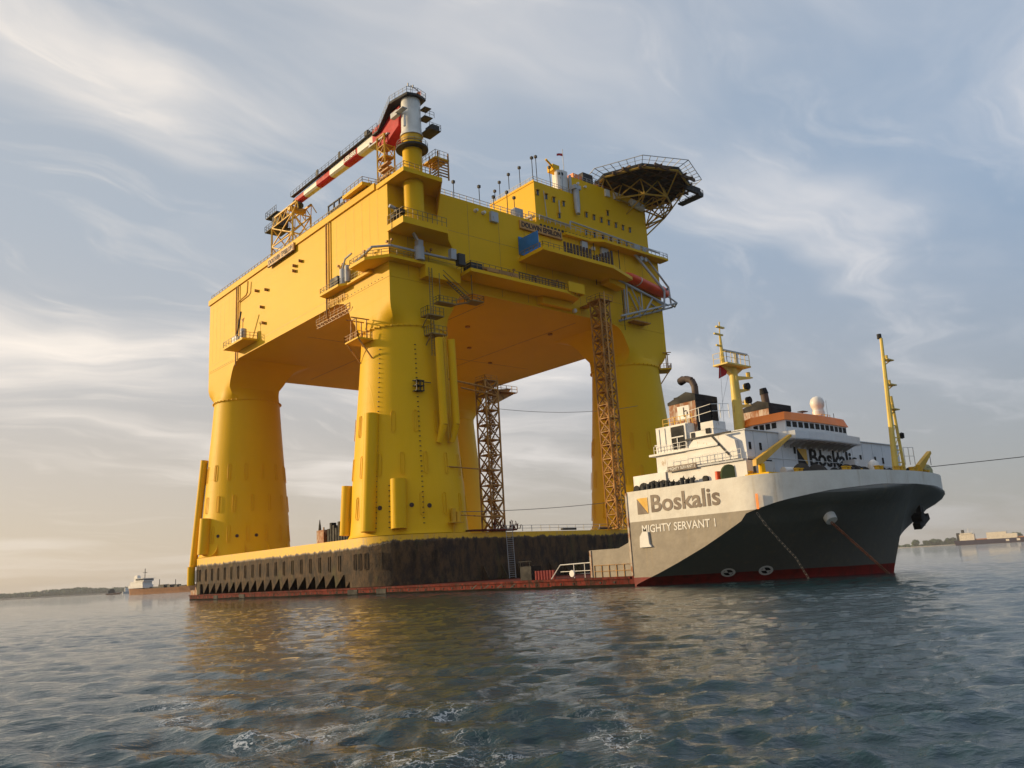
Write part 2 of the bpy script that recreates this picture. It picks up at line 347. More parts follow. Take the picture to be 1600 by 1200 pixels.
    q.l.new(q.math('ADD', q.math('MULTIPLY', fm, .5), .035), b.inputs['Roughness'])
    def ridge(sc, scale, det, rot):
        v = q.noise(q.map(P, rot=(0, 0, rad(rot)), sc=sc), scale, det, .58, .25); return q.math('SUBTRACT', 1.0, q.math('POWER', q.math('ABSOLUTE', q.math('MULTIPLY', q.math('SUBTRACT', v, .5), 2.6)), .9))
    def rip(sc, scale, det, rot, amp): return q.math('MULTIPLY', q.noise(q.map(q.map(P, rot=(0, 0, rad(rot))), sc=sc), scale, det, .6, .15), amp)
    hh = q.math('ADD', q.math('ADD', rip((1.4, .7, 1), 2.3, 6, 28, .070), rip((1.4, .7, 1), 6.5, 5, 12, .022)), rip((1.3, .7, 1), .7, 3, 40, .06))
    bn = q.new('ShaderNodeBump'); bn.inputs['Strength'].default_value = 1.0; bn.inputs['Distance'].default_value = 1.0; q.l.new(hh, bn.inputs['Height'])
    q.l.new(bn.outputs[0], b.inputs['Normal'])
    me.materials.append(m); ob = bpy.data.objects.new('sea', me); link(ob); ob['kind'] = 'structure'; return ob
build_sea()

# ------------------------------------------------------------------ offshore converter platform
X0, X1, Y0, Y1, ZB, ZT = -222.0, -130.4, 84.0, 166.6, 59.6, 80.2
plat = thing('offshore_platform', 'huge yellow four-legged offshore converter platform carried on the deck of the heavy-lift ship', 'offshore platform', (-176, 125, 1.3))
mb = MB().box(X0, X1, Y0, Y1, ZB, ZT)
topside = part(mb, 'topside_hull', M_Y, plat)
part(MB().box(X0 - .25, -134.6, 83.6, 83.99, 79.15, 80.6).box(X0 - .25, X0 - .01, 84, Y1, 79.15, 80.6), 'roof_flange', M_Y, plat)
LEGS = [(-137.9, 91.9, 1, -1), (-214.6, 91.9, -1, -1), (-137.9, 158.7, 1, 1), (-214.6, 158.7, -1, 1)]
PROF = [(11.75, 10.2), (11.35, 11.0), (11.1, 14), (10.85, 20.2), (10.75, 20.5), (9.85, 32), (9.1, 41), (8.45, 49.9), (8.50, 50.0), (8.50, 50.35), (8.42, 50.4)]
def legr(z):
    return float(np.interp(z, [10.2, 11, 14, 20.2, 32, 41, 50], [11.75, 11.35, 11.1, 10.85, 9.85, 9.1, 8.45]))
fm = MB().path([(-.36, 0, -1.75), (-.36, 0, 1.75)], .07, 6).path([(.36, 0, -1.75), (.36, 0, 1.75)], .07, 6)
for s_ in (1, -1):
    fm.path([(-.36, 0, 1.75 * s_), (-.2, 0, 2.05 * s_), (.2, 0, 2.05 * s_), (.36, 0, 1.75 * s_)], .07, 6)
slot0 = None
for li, (cx, cy, sx, sy) in enumerate(LEGS):
    NA = 64; mb = MB(); mb.lathe((cx, cy), PROF, NA, cap=False)
    xf = X1 if sx > 0 else X0; yf = Y0 if sy < 0 else Y1; rows = []
    for z, b_, hw in ((50.4, 0, 7.6), (51.2, .22, 7.3), (52.2, .55, 7.0), (53.4, .85, 7.0), (54.8, 1., 7.4), (56.8, 1., 7.9), (58.2, 1., 8.4), (58.9, 1, 8.9), (59.55, 1., 10.2)):
        sqx, sqy = xf - sx * hw, yf - sy * hw; row = []
        for i in range(NA):
            t = 2 * PI * i / NA; c_, s_ = cos(t), sin(t); k = max(abs(c_), abs(s_))
            ccx, ccy = cx * (1 - b_) + sqx * b_, cy * (1 - b_) + sqy * b_
            rx = 8.42 * c_ * (1 - b_) + hw * c_ / k * b_; ry = 8.42 * s_ * (1 - b_) + hw * s_ / k * b_
            x, y = ccx + rx, ccy + ry
            if z > 52: x = min(x, xf - .02) if sx > 0 else max(x, xf + .02); y = max(y, yf + .02) if sy < 0 else min(y, yf - .02)
            row.append((x, y, z))
        rows.append(row)
    mb.loft(rows)
    leg = part(mb, 'leg', M_Y, plat, smooth=True, angle=30)
    if li == 3: continue
    # ring of bolts / weld ring
    wr = MB().lathe((cx, cy), [(8.44, 50.15), (8.62, 50.2), (8.62, 50.45), (8.44, 50.5)], NA, cap=False)
    for i in range(44):
        t = 2 * PI * i / 44; wr.box(cx + 8.75 * cos(t) - .14, cx + 8.75 * cos(t) + .14, cy + 8.75 * sin(t) - .14, cy + 8.75 * sin(t) + .14, 50.12, 50.42)
    part(wr, 'weld_ring', M_Y, leg)
    # vertical fender frames in three rows
    for zc, ph in ((31.2, 0), (23.2, 9), (15.6, 3)):
        for i in range(15):
            t = rad(i * 24 + ph); r = legr(zc) + .12; tilt = math.atan(.085)
            loc = (cx + r * cos(t), cy + r * sin(t), zc); M = Matrix.Rotation(t + PI / 2, 3, 'Z') @ Matrix.Rotation(-tilt, 3, 'X')
            if slot0 is None:
                slot0 = part(fm, 'fender_frame', M_Y, leg); o = slot0
            else: o = slot0.copy(); link(o, leg)
            o.location = Vector(loc) - WL[leg.name]; o.rotation_euler = M.to_euler()
    # curved fins at the foot
    for t in ((-60, -25, 5, 40) if li == 1 else (95, 150) if li == 0 else (-150, 180, 100)):
        t = rad(t); ux, uy = cos(t), sin(t); pts = []
        for k in range(8):
            a = k / 7 * PI / 2; rr = 11.0 + 3.4 * (1 - sin(a)); zz = 10.35 + 4.2 * (1 - cos(a)); pts.append((cx + ux * rr, cy + uy * rr, zz))
        pts += [(cx + ux * 10.7, cy + uy * 10.7, 10.35)]
        part(MB().extr(pts, (-uy * .18, ux * .18, 0)), 'foot_fin', M_Y, leg)
    # round openings
    for t, z in ([(-62, 15.2), (-31, 15.4), (-14, 15.2)] if li == 0 else [(-60, 15.2), (-34, 15), (-10, 15)]):
        t = rad(t); r = legr(z); part(MB().cyl((cx + (r - .4) * cos(t), cy + (r - .4) * sin(t), z), (cx + (r + .10) * cos(t), cy + (r + .10) * sin(t), z), .42, n=14), 'hull_opening', M_TXB, leg)
for t_, z0_, z1_ in ((-66, 11.5, 46), (-52, 11.5, 20), (-20, 12, 47)):
    g = MB(); k = z0_
    while k < z1_:
        t = rad(t_); r = legr(k) + .05; x, y = -137.9 + r * cos(t), 91.9 + r * sin(t); g.box(x - .13, x + .13, y - .13, y + .13, k, k + .12); k += .95
    part(g, 'rung_row', M_TXB, plat, kind='stuff')
# half-round casings running up the legs
def casing(c, t, z0, z1, r, cap=True, off=.35):
    t = rad(t); a = (c[0] + (legr(z0) + off) * cos(t), c[1] + (legr(z0) + off) * sin(t), z0); b = (c[0] + (legr(z1) + off) * cos(t), c[1] + (legr(z1) + off) * sin(t), z1)
    mb = MB().cyl(a, b, r, n=20)
    part(mb, 'pipe_casing', M_Y, plat, smooth=True)
casing(LEGS[0], -73, 11.0, 33.0, 1.45); casing(LEGS[0], -43, 11.2, 20.2, 1.45); casing(LEGS[0], -122, 11.0, 20.4, 1.15, off=.8)
casing(LEGS[1], -82, 10.9, 19.8, 1.5); casing(LEGS[1], -112, 8.2, 35.4, .95, off=1.0)
part(MB().cyl((-219.2, 79.6, 8.2), (-219.2, 79.6, 3.6), .95, n=16), 'pipe_casing', M_Y, plat, smooth=True)

# pontoon ring
def rring(x0, x1, y0, y1, r, n=14):
    pts = []
    for cx, cy, a0 in ((x1 - r, y0 + r, -90), (x1 - r, y1 - r, 0), (x0 + r, y1 - r, 90), (x0 + r, y0 + r, 180)):
        pts += [(cx + r * cos(rad(a0 + 90 * i / n)), cy + r * sin(rad(a0 + 90 * i / n))) for i in range(n + 1)]
    return pts
out = rring(-226.5, -126.0, 80.0, 170.6, 11.9); inn = rring(-203, -149.5, 103.5, 147, 3)
mb = MB(); rowsO = [[(x, y, z) for x, y in out] for z in (3.75, 6, 8.2, 10.1)]
rowsI = [[(x, y, z) for x, y in inn] for z in (10.1, 1.45)]
mb.loft(rowsO + [rowsI[0]] + [rowsI[1]])
# lower shell: recessed behind the brackets on the near long side
low = [(x, max(y, 82.6) if -214.6 < x < -140.0 and y < 90 else y) for x, y in out]
ext = []
for i, p in enumerate(low):
    q = low[(i + 1) % len(low)]; ext.append(p)
    if abs(p[1] - 80.0) < .05 and False: ext.append(q)
low2 = rring(-226.5, -126.0, 80.0, 170.6, 11.9)
k0 = 0; pl_ = [p for p in low2]
# low2 starts at the near right corner bottom (angle -90) and ends at the near left corner
lowp = pl_ + [(-214.0, 80.0), (-214.0, 82.4), (-140.2, 82.4), (-140.2, 80.0)]
n = len(lowp)
mb.add([(x, y, 1.32) for x, y in lowp] + [(x, y, 3.76) for x, y in lowp], [(i, (i + 1) % n, (i + 1) % n + n, i + n) for i in range(n)])
mb.add([(-214, 80, 3.755), (-140.2, 80, 3.755), (-140.2, 82.4, 3.755), (-214, 82.4, 3.755)], [(0, 3, 2, 1)])
pontoon = part(mb, 'pontoon', M_GRO, plat, smooth=True, angle=30)
# vertical bracket plates standing on the deck against the recess, and the tall slots over them
br0 = sl0 = None; xs = np.linspace(-212.5, -142.2, 19)
for i, x in enumerate(xs):
    if br0 is None:
        br0 = part(MB().extr([(x, 80.35, 1.40), (x, 80.03, 3.74), (x + 3.55, 80.03, 3.74)], (0, .1, 0)).extr([(x, 80.35, 1.34), (x, 82.38, 1.34), (x, 82.38, 3.74), (x, 80.1, 3.74)], (-.1, 0, 0)), 'bracket_plate', M_GRO, plat)
    else: copy_part(br0, (x + 1.72, WL[br0.name].y, WL[br0.name].z), plat)
for x in list(xs - 1.7) + [-138.2]:
    if sl0 is None:
        g = MB()
        for dx in (-.34, .34): g.box(x + dx - .055, x + dx + .055, 79.86, 79.985, 4.5, 7.2)
        g.box(x - .34, x + .34, 79.88, 79.985, 7.2, 7.32); g.box(x - .34, x + .34, 79.88, 79.985, 4.38, 4.5)
        sl0 = part(g, 'fender_slot', M_GRO, plat)
    else: copy_part(sl0, (x, WL[sl0.name].y, WL[sl0.name].z), plat)
c = (-137.9, 91.9)
for t in (-84, -76, -60, -45, -30, -12):
    t = rad(t); g = copy_part(sl0, (c[0] + 12.04 * cos(t), c[1] + 12.04 * sin(t), WL[sl0.name].z), plat); g.rotation_euler = (0, 0, t + PI / 2)
c = (-214.6, 91.9)
for t in (-96, -108, -125, -140): t = rad(t); g = copy_part(sl0, (c[0] + 12.04 * cos(t), c[1] + 12.04 * sin(t), WL[sl0.name].z), plat); g.rotation_euler = (0, 0, t + PI / 2)
# raking stays on the right side, between pontoon and deck
for y in (100, 104.5, 108.5, 112, 117, 121, 125):
    part(MB().extr([(-125.98, y, 4.2), (-124.0, y, 1.34), (-125.98, y, 1.34)], (0, .16, 0)), 'stay_plate', M_GRO, plat)
# pontoon deck rail
part(MB().rail([(-127, 104, 10.25), (-127, 158, 10.25)], 1.15, 2.4), 'deck_rail', M_GREY, plat)
part(MB().box(-127.2, -126.6, 122, 126, 10.3, 10.7).box(-127.2, -126.6, 133, 137, 10.3, 10.7), 'deck_pipe', M_DK, plat)

# pipes and pads on the sunlit face
for x, z0, z1 in ((-203.0, 57.8, 79.1), (-201.9, 62, 79.1), (-154.7, 57.4, 79.1), (-153.6, 62, 79.1)):
    part(MB().cyl((x, 83.65, z0), (x, 83.65, z1), .20, n=8), 'drain_pipe', M_TR if x in (-203.0, -154.7) else M_YR, plat)
part(MB().path([(-201.9, 83.6, 74.6), (-196.6, 83.5, 74.9), (-195.6, 83.4, 75.4), (-195.3, 83.4, 78.2)], .2, 8), 'vent_pipe', M_YR, plat)
for x, z in ((-190.6, 74.3), (-187.5, 69.2), (-186.3, 64.8), (-166.8, 74.4), (-169.8, 74.2), (-170.0, 73.0), (-184.9, 72.9)):
    part(MB().box(x - .55, x + .3, 83.35, 83.99, z - .12, z + .12).box(x - .1, x + .1, 83.1, 83.99, z - .35, z + .35), 'lifting_pad', M_TR, plat)
for z in (61.5,):
    part(MB().box(X0, X1, 83.975, 83.997, z - .04, z + .04), 'hull_seam', M_YR, plat)
for x0_, x1_, n_ in ((-221, -206, 13), (-150, -133, 14)):
    g = MB()
    for i in range(n_): x = x0_ + (x1_ - x0_) * i / (n_ - 1); g.box(x - .1, x + .1, 83.95, 83.995, 59.92, 60.1)
    part(g, 'bolt_row', M_DK, plat, kind='stuff')
for i, x in enumerate((-219.5, -217, -214.3, -211.5, -208.6, -206, -150.8, -146.8, -143.4, -140.2, -137.2, -134.2)):
    part(MB().box(x - .04, x + .04, 83.985, 83.997, 62, 78.5), 'hull_seam', M_YR, plat)

def deckplate(name, outline, z, th=.45, rails=None, parent=None, mt=None, rh=1.15):
    o = part(MB().prism(outline, z, z + th), name, mt or M_Y, parent or plat)
    if rails: part(MB().rail([(x, y, z + th) for x, y in rails], rh), 'railing', M_RAIL, o)
    return o
A = deckplate('service_balcony', [(-202.8, 84), (-202.8, 80.2), (-190.8, 80.2), (-190.4, 84)], 61.4, .5, [(-202.7, 83.9), (-202.7, 80.3), (-190.9, 80.3), (-190.5, 83.9)], rh=1.5)
part(MB().box(-199.6, -196.9, 81.2, 83, 61.9, 64.0), 'equipment_box', M_GREY, A)
part(MB().cyl((-192.8, 81.3, 61.9), (-192.8, 81.3, 64.6), .8, n=12).cyl((-195.3, 81.3, 61.9), (-195.3, 81.3, 63.3), .6, n=12), 'equipment_tank', M_GREY, A)
part(MB().cyl((-196.8, 81.3, 63.6), (-193.4, 80.9, 69.2), .22, n=6), 'stowed_derrick', M_DK, A)
part(MB().cyl((-192.4, 81, 61.9), (-192.4, 81, 67.2), .09, n=6).bar((-192.4, 81, 66.2), (-193.2, 81, 67.2), .12).bar((-192.4, 81, 66.2), (-191.7, 81, 67.2), .12), 'lamp_bracket', M_TR, A)
B = deckplate('service_balcony', [(-155, 84), (-154.4, 81.8), (-146.5, 81.8), (-144.9, 83.0), (-136, 83.0), (-136, 84)], 61.9, .5, [(-154.9, 83.9), (-154.3, 81.9), (-146.5, 81.9), (-144.9, 83.1), (-138.6, 83.1)])
part(MB().box(-150.6, -147.4, 82.2, 83.6, 62.4, 64.6), 'equipment_box', M_DK, B)
part(MB().cyl((-146.2, 82.9, 62.4), (-146.2, 82.9, 65.6), .75, n=12).cyl((-144.4, 82.9, 62.4), (-144.4, 82.9, 65.9), .6, n=12), 'equipment_tank', M_GREY, B)
part(MB().path([(-146, 82.6, 65.6), (-144.6, 82.5, 67.4), (-142.0, 82.5, 67.7)], .2, 8), 'feed_pipe', M_GREY, B)
Cp = deckplate('corner_balcony', [(-138.4, 84), (-138.2, 79.7), (-132.4, 79.7), (-128.3, 82.9), (-128.2, 99.5), (-130.4, 99.5), (-130.4, 84)], 62.6, .6,
               [(-138.2, 83.9), (-138.1, 79.8), (-132.4, 79.8), (-128.4, 82.9), (-128.3, 91)])
part(MB().box(-130.4, -128.15, 91, 99.6, 60.2, 63.2), 'bulwark_plate', M_Y, Cp)
part(MB().path([(-136.5, 80.2, 63.4), (-131.5, 80.9, 65.2), (-128.7, 83.5, 65.1), (-128.3, 100.5, 65.0)], .26, 8), 'pipe_run', M_GREY, Cp)
for x, y in ((-139.8, 83.6), (-136.3, 82.5), (-129.6, 83.6), (-148.5, 83.5), (-129.8, 93), (-129.9, 115), (-129.9, 122), (-129.9, 128)):
    z = 63 if x > -145 else 64; part(MB().cyl((x, y, z), (x, y, z + 3.2), .08, n=6).bar((x, y, z + 2.4), (x - .7, y, z + 3.5), .1).bar((x, y, z + 2.4), (x + .6, y + .3, z + 3.5), .1).box(x - 1.0, x - .5, y - .2, y + .2, z + 3.3, z + 3.7).box(x + .4, x + .9, y, y + .4, z + 3.3, z + 3.7), 'floodlight', M_TR, plat)
# walkway hung under the hull
g = MB().box(-160, -145.5, 83.9, 85.2, 57.2, 57.4)
for i in range(10): x = -160 + i * 1.55; g.bar((x, 84, 57.3), (x + .8, 84.1, 56.5), .1); g.bar((x + .8, 84.1, 56.5), (x + 1.55, 84, 57.3), .1)
g.bar((-160, 84.05, 56.5), (-145.6, 84.05, 56.5), .1)
for i in range(7): x = -159.5 + i * 2.2; g.bar((x, 84.1, 57.3), (x + .6, 84.3, 59.6), .07)
g.rail([(-160, 83.95, 57.4), (-145.6, 83.95, 57.4)], 1.1)
part(g, 'hung_walkway', M_TR, plat)
g = MB()
for i in range(8): g.bar((-154 + i * .9, 83.9, 59.7), (-154 + i * .9, 83.9, 61.8), .07)
g.rail([(-154, 83.6, 59.6), (-147, 83.6, 59.6)], 1.2); part(g, 'hung_ladder', M_YR, plat)
# balconies on the legs
def legbalcony(cx, cy, t, z, w=4.4, d=3.2):
    t = rad(t); u = Vector((cos(t), sin(t), 0)); v = Vector((-sin(t), cos(t), 0)); c = Vector((cx, cy, z)) + u * (legr(z) - .1)
    def P(a, b, h=0): return tuple(c + u * a + v * b + Vector((0, 0, h)))
    o = part(MB().extr([P(0, -w / 2), P(d, -w / 2), P(d, w / 2), P(0, w / 2)], (0, 0, .3)), 'leg_balcony', M_Y, plat)
    g = MB().rail([P(.2, -w / 2, .3), P(d, -w / 2, .3), P(d, w / 2, .3), P(.2, w / 2, .3)], 1.2, 1.0, .07); part(g, 'railing', M_TR, o)
    g = MB().bar(P(d - .3, -w / 2 + .3), P(.1, -w / 2 + .3, -3.6), .16).bar(P(d - .3, w / 2 - .3), P(.1, w / 2 - .3, -3.6), .16)
    part(g, 'brace', M_TR, o)
    g = MB()
    for b in (-1.3, .9):
        g.bar(P(d * .8, b, .3), P(d * .8, b, 4.6), .13).bar(P(.4, b, .3), P(.4, b, 4.6), .13).bar(P(-.2, b, 4.6), P(d + .4, b, 4.6), .14)
    g.bar(P(d * .8, -1.3, 4.6), P(d * .8, .9, 4.6), .13)
    part(g, 'pulley_frame', M_TR, o)
legbalcony(-137.9, 91.9, -93, 47.9, 5.4, 3.3); legbalcony(-137.9, 158.7, 48, 49.8, 5.0, 3.0)
# right (shaded) face ------------------------------------------------
E = deckplate('loading_balcony', [(-130.38, 117.8), (-121.9, 117.4), (-121.9, 139.5), (-125, 149.5), (-130.38, 149.5)], 69.3, .8, [(-129.5, 117.6), (-122, 117.5), (-122, 138.5)])
part(MB().box(-130.35, -130.1, 118.0, 124.6, 71.0, 75.2).box(-130.1, -124, 118.0, 118.2, 71.0, 74.5), 'tarpaulin', M_BLUE, E)
for i in range(9): y = 124 + i * 1.0; part(MB().box(-122.3, -122.0, y, y + .5, 70.2, 72.6), 'stanchion', M_TXB, E)
for i in range(7): y = 133.5 + i * 1.0; part(MB().box(-122.6, -122.3, y, y + .5, 70.2, 71.4 + i * .4), 'stanchion', M_TXB, E)
Fp = deckplate('lower_walkway', [(-130.38, 100.1), (-124.8, 99.7), (-124.8, 126.5), (-126.2, 131.8), (-130.38, 133.4)], 61.9, .7, [(-129.9, 100), (-124.9, 99.8), (-124.9, 126), (-126.2, 131.8)], rh=1.6)
part(MB().box(-124.95, -124.85, 104, 112.5, 62.8, 63.6), 'banner_strip', M_TR, Fp)
g = MB(); g.box(-124.98, -124.90, 112.7, 126, 64.05, 64.2)
for i in range(15): y = 112.7 + i * .95; g.box(-124.97, -124.90, y, y + .12, 62.6, 64.1)
for z in (62.65, 63.1, 63.55): g.box(-124.97, -124.9, 112.7, 126, z, z + .09)
part(g, 'mesh_fence', M_DK, Fp)
part(MB().box(-124.9, -124.7, 127.2, 132.2, 62.5, 64.8).box(-128.5, -125, 132.2, 132.4, 62.5, 64.8), 'end_bulwark', M_Y, Fp)
part(MB().box(-130.0, -128.6, 103.5, 111, 64.9, 65.3).box(-129.9, -129.4, 103.5, 111, 62.7, 64.9), 'winch_table', M_TR, Fp)
part(MB().box(-128, -125.5, 100.3, 103.3, 62.6, 64.2).box(-127, -125.8, 97.6, 99.2, 63.2, 65.6), 'machinery', M_DK, Fp)
part(MB().box(-127.2, -126.2, 96.0, 97.3, 64.2, 66.4), 'equipment_box', M_GREY, Fp)
part(MB().prism([(-130.38, 122.5), (-128.9, 123), (-128.9, 132), (-130.38, 133)], 60.2, 61.85), 'walkway_support', M_Y, plat)
# stair from corner down to the leg ladder
g = MB(); st = [((-128.6, 95.0, 60.4), (-127.6, 100.8, 57.4)),]
def stair(mb, a, b, w=(0.9, 0, 0), n=10):
    a, b, w = Vector(a), Vector(b), Vector(w)
    for o in (Vector((0, 0, 0)), w): mb.bar(a + o, b + o, .12); mb.bar(a + o + Vector((0, 0, 1)), b + o + Vector((0, 0, 1)), .06)
    for i in range(n + 1):
        p = a.lerp(b, i / n); mb.add([p, p + w, p + w + Vector((0, 0, .06)) + (b - a).normalized() * .25, p + Vector((0, 0, .06)) + (b - a).normalized() * .25], [(0, 1, 2, 3)])
        if i % 3 == 0: mb.bar(p, p + Vector((0, 0, 1)), .05)
stair(g, (-129.0, 95.2, 61.2), (-128.6, 101.5, 56.8), n=14)
g.box(-129.4, -126.8, 101.3, 104.3, 56.5, 56.75).rail([(-129.4, 101.3, 56.75), (-126.8, 101.3, 56.75), (-126.8, 104.3, 56.75), (-129.4, 104.3, 56.75)], 1.1, 1.2)
g.bar((-126.9, 101.4, 56.7), (-126.9, 101.4, 61.9), .09)
g.box(-129.2, -127.2, 93.3, 97.6, 55.0, 55.25).rail([(-129.2, 93.3, 55.25), (-127.2, 93.3, 55.25), (-127.2, 97.6, 55.25)], 1.1, 1.0)
g.bar((-127.3, 93.6, 55), (-127.3, 93.6, 61), .09)
stair(g, (-128.6, 101.5, 56.5), (-128.6, 97.4, 55.2), n=6)
part(g, 'access_stair', M_RAIL, plat)
g = MB()
for z, y in ((51.9, 92.6), (48.2, 93.2)):
    g.box(-129.6, -127.0, y - 2.2, y + 1.6, z, z + .22).rail([(-129.4, y - 2.2, z + .2), (-127.1, y - 2.2, z + .2), (-127.1, y + 1.6, z + .2)], 1.6, .9)
    g.bar((-127.2, y - 2, z), (-129.4, y - 2, z - 2), .12)
for y in (91.6, 92.3): g.bar((-127.9, y, 44), (-127.9, y, 62), .09)
for k in range(34): g.bar((-127.9, 91.6, 44.5 + k * .5), (-127.9, 92.3, 44.5 + k * .5), .04)
part(g, 'leg_ladder', M_RAIL, plat)
for y, zb in ((92.4, 30.4), (95.3, 30.6)):
    x = -126.6; part(MB().cyl((x, y, 47.3), (x, y + .35, zb), .78, n=16).cyl((x, y + .35, zb), (x - .9, y - .2, zb - 3.4), .78, .6, n=16), 'cable_tube', M_Y, plat, smooth=True)
g = MB()
for y in (93.7, 94.3): g.bar((-126.9, y, 48), (-126.9, y + .3, 28), .09)
for k in range(40): g.bar((-126.9, 93.75, 28.5 + k * .49), (-126.9, 94.4, 28.5 + k * .49), .04)
part(g, 'leg_ladder', M_YR, plat)
g = MB()
for yy in (93.3,):
    g.bar((-128.1, 91.2, 38.6), (-128.1, 89.2, 38.6), .1)
for z in (36.8, 37.8, 38.8): g.box(-129.2, -127.9, 87.7, 89.6, z, z + .12)
for y in (87.8, 88.6, 89.4): g.box(-128.1, -127.9, y, y + .12, 36.8, 38.8)
part(g, 'draught_sensor', M_DK, plat)
part(MB().box(-126.5, -125.3, 92.8, 95.6, 11.9, 12.1).box(-126.6, -126.1, 93.6, 94.4, 12.1, 14.6).cyl((-126.4, 95.1, 12.1), (-126.4, 95.1, 14), .5, n=10).bar((-126.2, 94, 6), (-126.2, 94, 12), .1), 'valve_station', M_YR, plat)
part(MB().cyl((-126.6, 94.8, 13.4), (-126.6, 106, 13.0), .12, n=6).cyl((-127.6, 93, 22.6), (-127.6, 106, 22.2), .14, n=6).cyl((-127.6, 95, 39.6), (-127.4, 107, 38.6), .2, n=6).cyl((-127.6, 98, 38.2), (-127.6, 106, 37.6), .16, n=6), 'gangway_strut', M_TR, plat)
for (y, z, w, h) in ((111, 78.1, 2.0, 2.3), (138.8, 77.4, 1.9, 2.2), (145.8, 77.2, 2.3, 2.1), (141.9, 77.4, .8, .8), (143.4, 74.9, .8, .9)):
    part(MB().box(-130.39, -129.7, y - w / 2, y + w / 2, z - h / 2, z + h / 2), 'vent_cover', M_GREY if w > 1 else M_WH, plat)
for y in (106.1, 108.2): part(MB().cyl((-130.39, y, 78.5), (-129.6, y, 78.5), .45, .3, n=12), 'vent_cowl', M_WH, plat)
part(MB().cyl((-130.3, 133.9, 60.4), (-129.7, 133.9, 60.4), .5, n=12), 'vent_cowl', M_WH, plat)
for y in (88.5, 104, 112.5, 120, 128, 136.5, 145, 153.5, 160):
    part(MB().box(-130.397, -130.385, y - .04, y + .04, 60.2, 79.6), 'hull_seam', M_TR, plat)
for z in (65.0, 72.4): part(MB().box(-130.397, -130.385, 84.3, 166.2, z - .035, z + .035), 'hull_seam', M_TR, plat)
for y in (111.0, 139.0): part(MB().box(-215, -135, y - .1, y + .1, ZB - .03, ZB - .003), 'bottom_seam', M_TR, plat)
for x in (-176,): part(MB().box(x - .1, x + .1, 90, 160, ZB - .03, ZB - .002), 'bottom_seam', M_TR, plat)
for x, y in ((-150, 118), (-165, 130), (-158, 104), (-180, 112), (-145, 140), (-175, 145)): part(MB().cyl((x, y, ZB - .35), (x, y, ZB - .01), .6, n=12), 'drain_sump', M_TR, plat)
# upper walkway with pipes
Gp = part(MB().prism([(-130.38, 132.0), (-129.2, 132.3), (-129.2, 140.5), (-127.6, 143.5), (-127.6, 167.5), (-130.38, 167.5)], 78.7, 79.3), 'upper_walkway', M_Y, plat)
part(MB().rail([(-129.6, 121, 80.6), (-129.2, 140.5, 80.0), (-127.7, 143.5, 79.4), (-127.7, 167.4, 79.4), (-130.3, 167.4, 79.4)], 1.2, 1.6), 'railing', M_GREY, Gp)
part(MB().path([(-129.9, 124.5, 81.8), (-129.7, 134.2, 81.4), (-129.7, 134.4, 82.6), (-129.4, 148, 81.9), (-129.4, 166.5, 81.2)], .2, 8), 'pipe_run', M_GREY, Gp)
g = MB()
for i in range(15): g.box(-130.38, -130.2, 125 + i * 1.15, 125.6 + i * 1.15, 79.5, 80.0)
part(g, 'scupper_row', M_DK, Gp)
part(MB().box(-129.2, -128.2, 155.2, 157.4, 79.4, 80.8).box(-129.0, -128.4, 159, 160, 79.4, 81), 'equipment_box', M_GREY, Gp)
part(MB().cyl((-129.3, 150.2, 58), (-129.3, 150.2, 78.6), .09, n=6).cyl((-129.5, 141.6, 68), (-129.5, 141.6, 78.6), .09, n=6), 'hose', M_DK, plat)
# rows of air ports along the left part of the roof edge etc
part(MB().rail([(X0 + .3, 84.2, 80.6), (-136.5, 84.2, 80.6)], 1.3, 1.9, .085), 'roof_railing', M_RAIL, plat)
part(MB().rail([(-130.7, 96.5, 80.2), (-130.7, 123, 80.2)], 1.3, 1.9, .085), 'roof_railing', M_GREY, plat)
random.seed(3)
for (x, y, w, d, h, m_) in ((-212, 86, 5, 3, 2.2, M_TR), (-207, 86.2, 3, 2, 1.6, M_Y), (-196.5, 86, 6, 3, 2.4, M_TR), (-190, 86, 3, 2, 1.2, M_DK), (-184, 87, 3, 3, 2.0, M_TR), (-164, 86, 4, 2, 2.0, M_Y), (-160, 86, 5, 2.4, 2.4, M_YR), (-155, 86.4, 3, 2, 1.8, M_TR), (-150.5, 85.6, 1.4, 1.2, 2.2, M_ORG)):
    g = MB().box(x, x + w, y, y + d, 80.2, 80.2 + h * .55)
    for i in range(4): a = x + w * random.random(); g.box(a, a + .5, y, y + .5, 80.2 + h * .4, 80.2 + h * (1 + .3 * random.random())); g.bar((a, y, 81), (a + 1.2, y + .3, 80.4 + h), .07)
    part(g, 'roof_equipment', m_, plat)
g = MB()
for x in (-156.4, -153.9, -151.6, -149.6): g.box(x, x + .28, 85, 85.3, 80.2, 84.2)
for z in (82.3, 84.0): g.box(-156.4, -149.4, 85, 85.3, z, z + .25)
part(g, 'pipe_rack', M_DK, plat)
RP = deckplate('roof_balcony', [(-145.6, 82.6), (-137.2, 82.4), (-136.6, 87), (-142, 87.5)], 81.0, .7, [(-145.5, 82.7), (-137.3, 82.5), (-136.8, 86.8)])
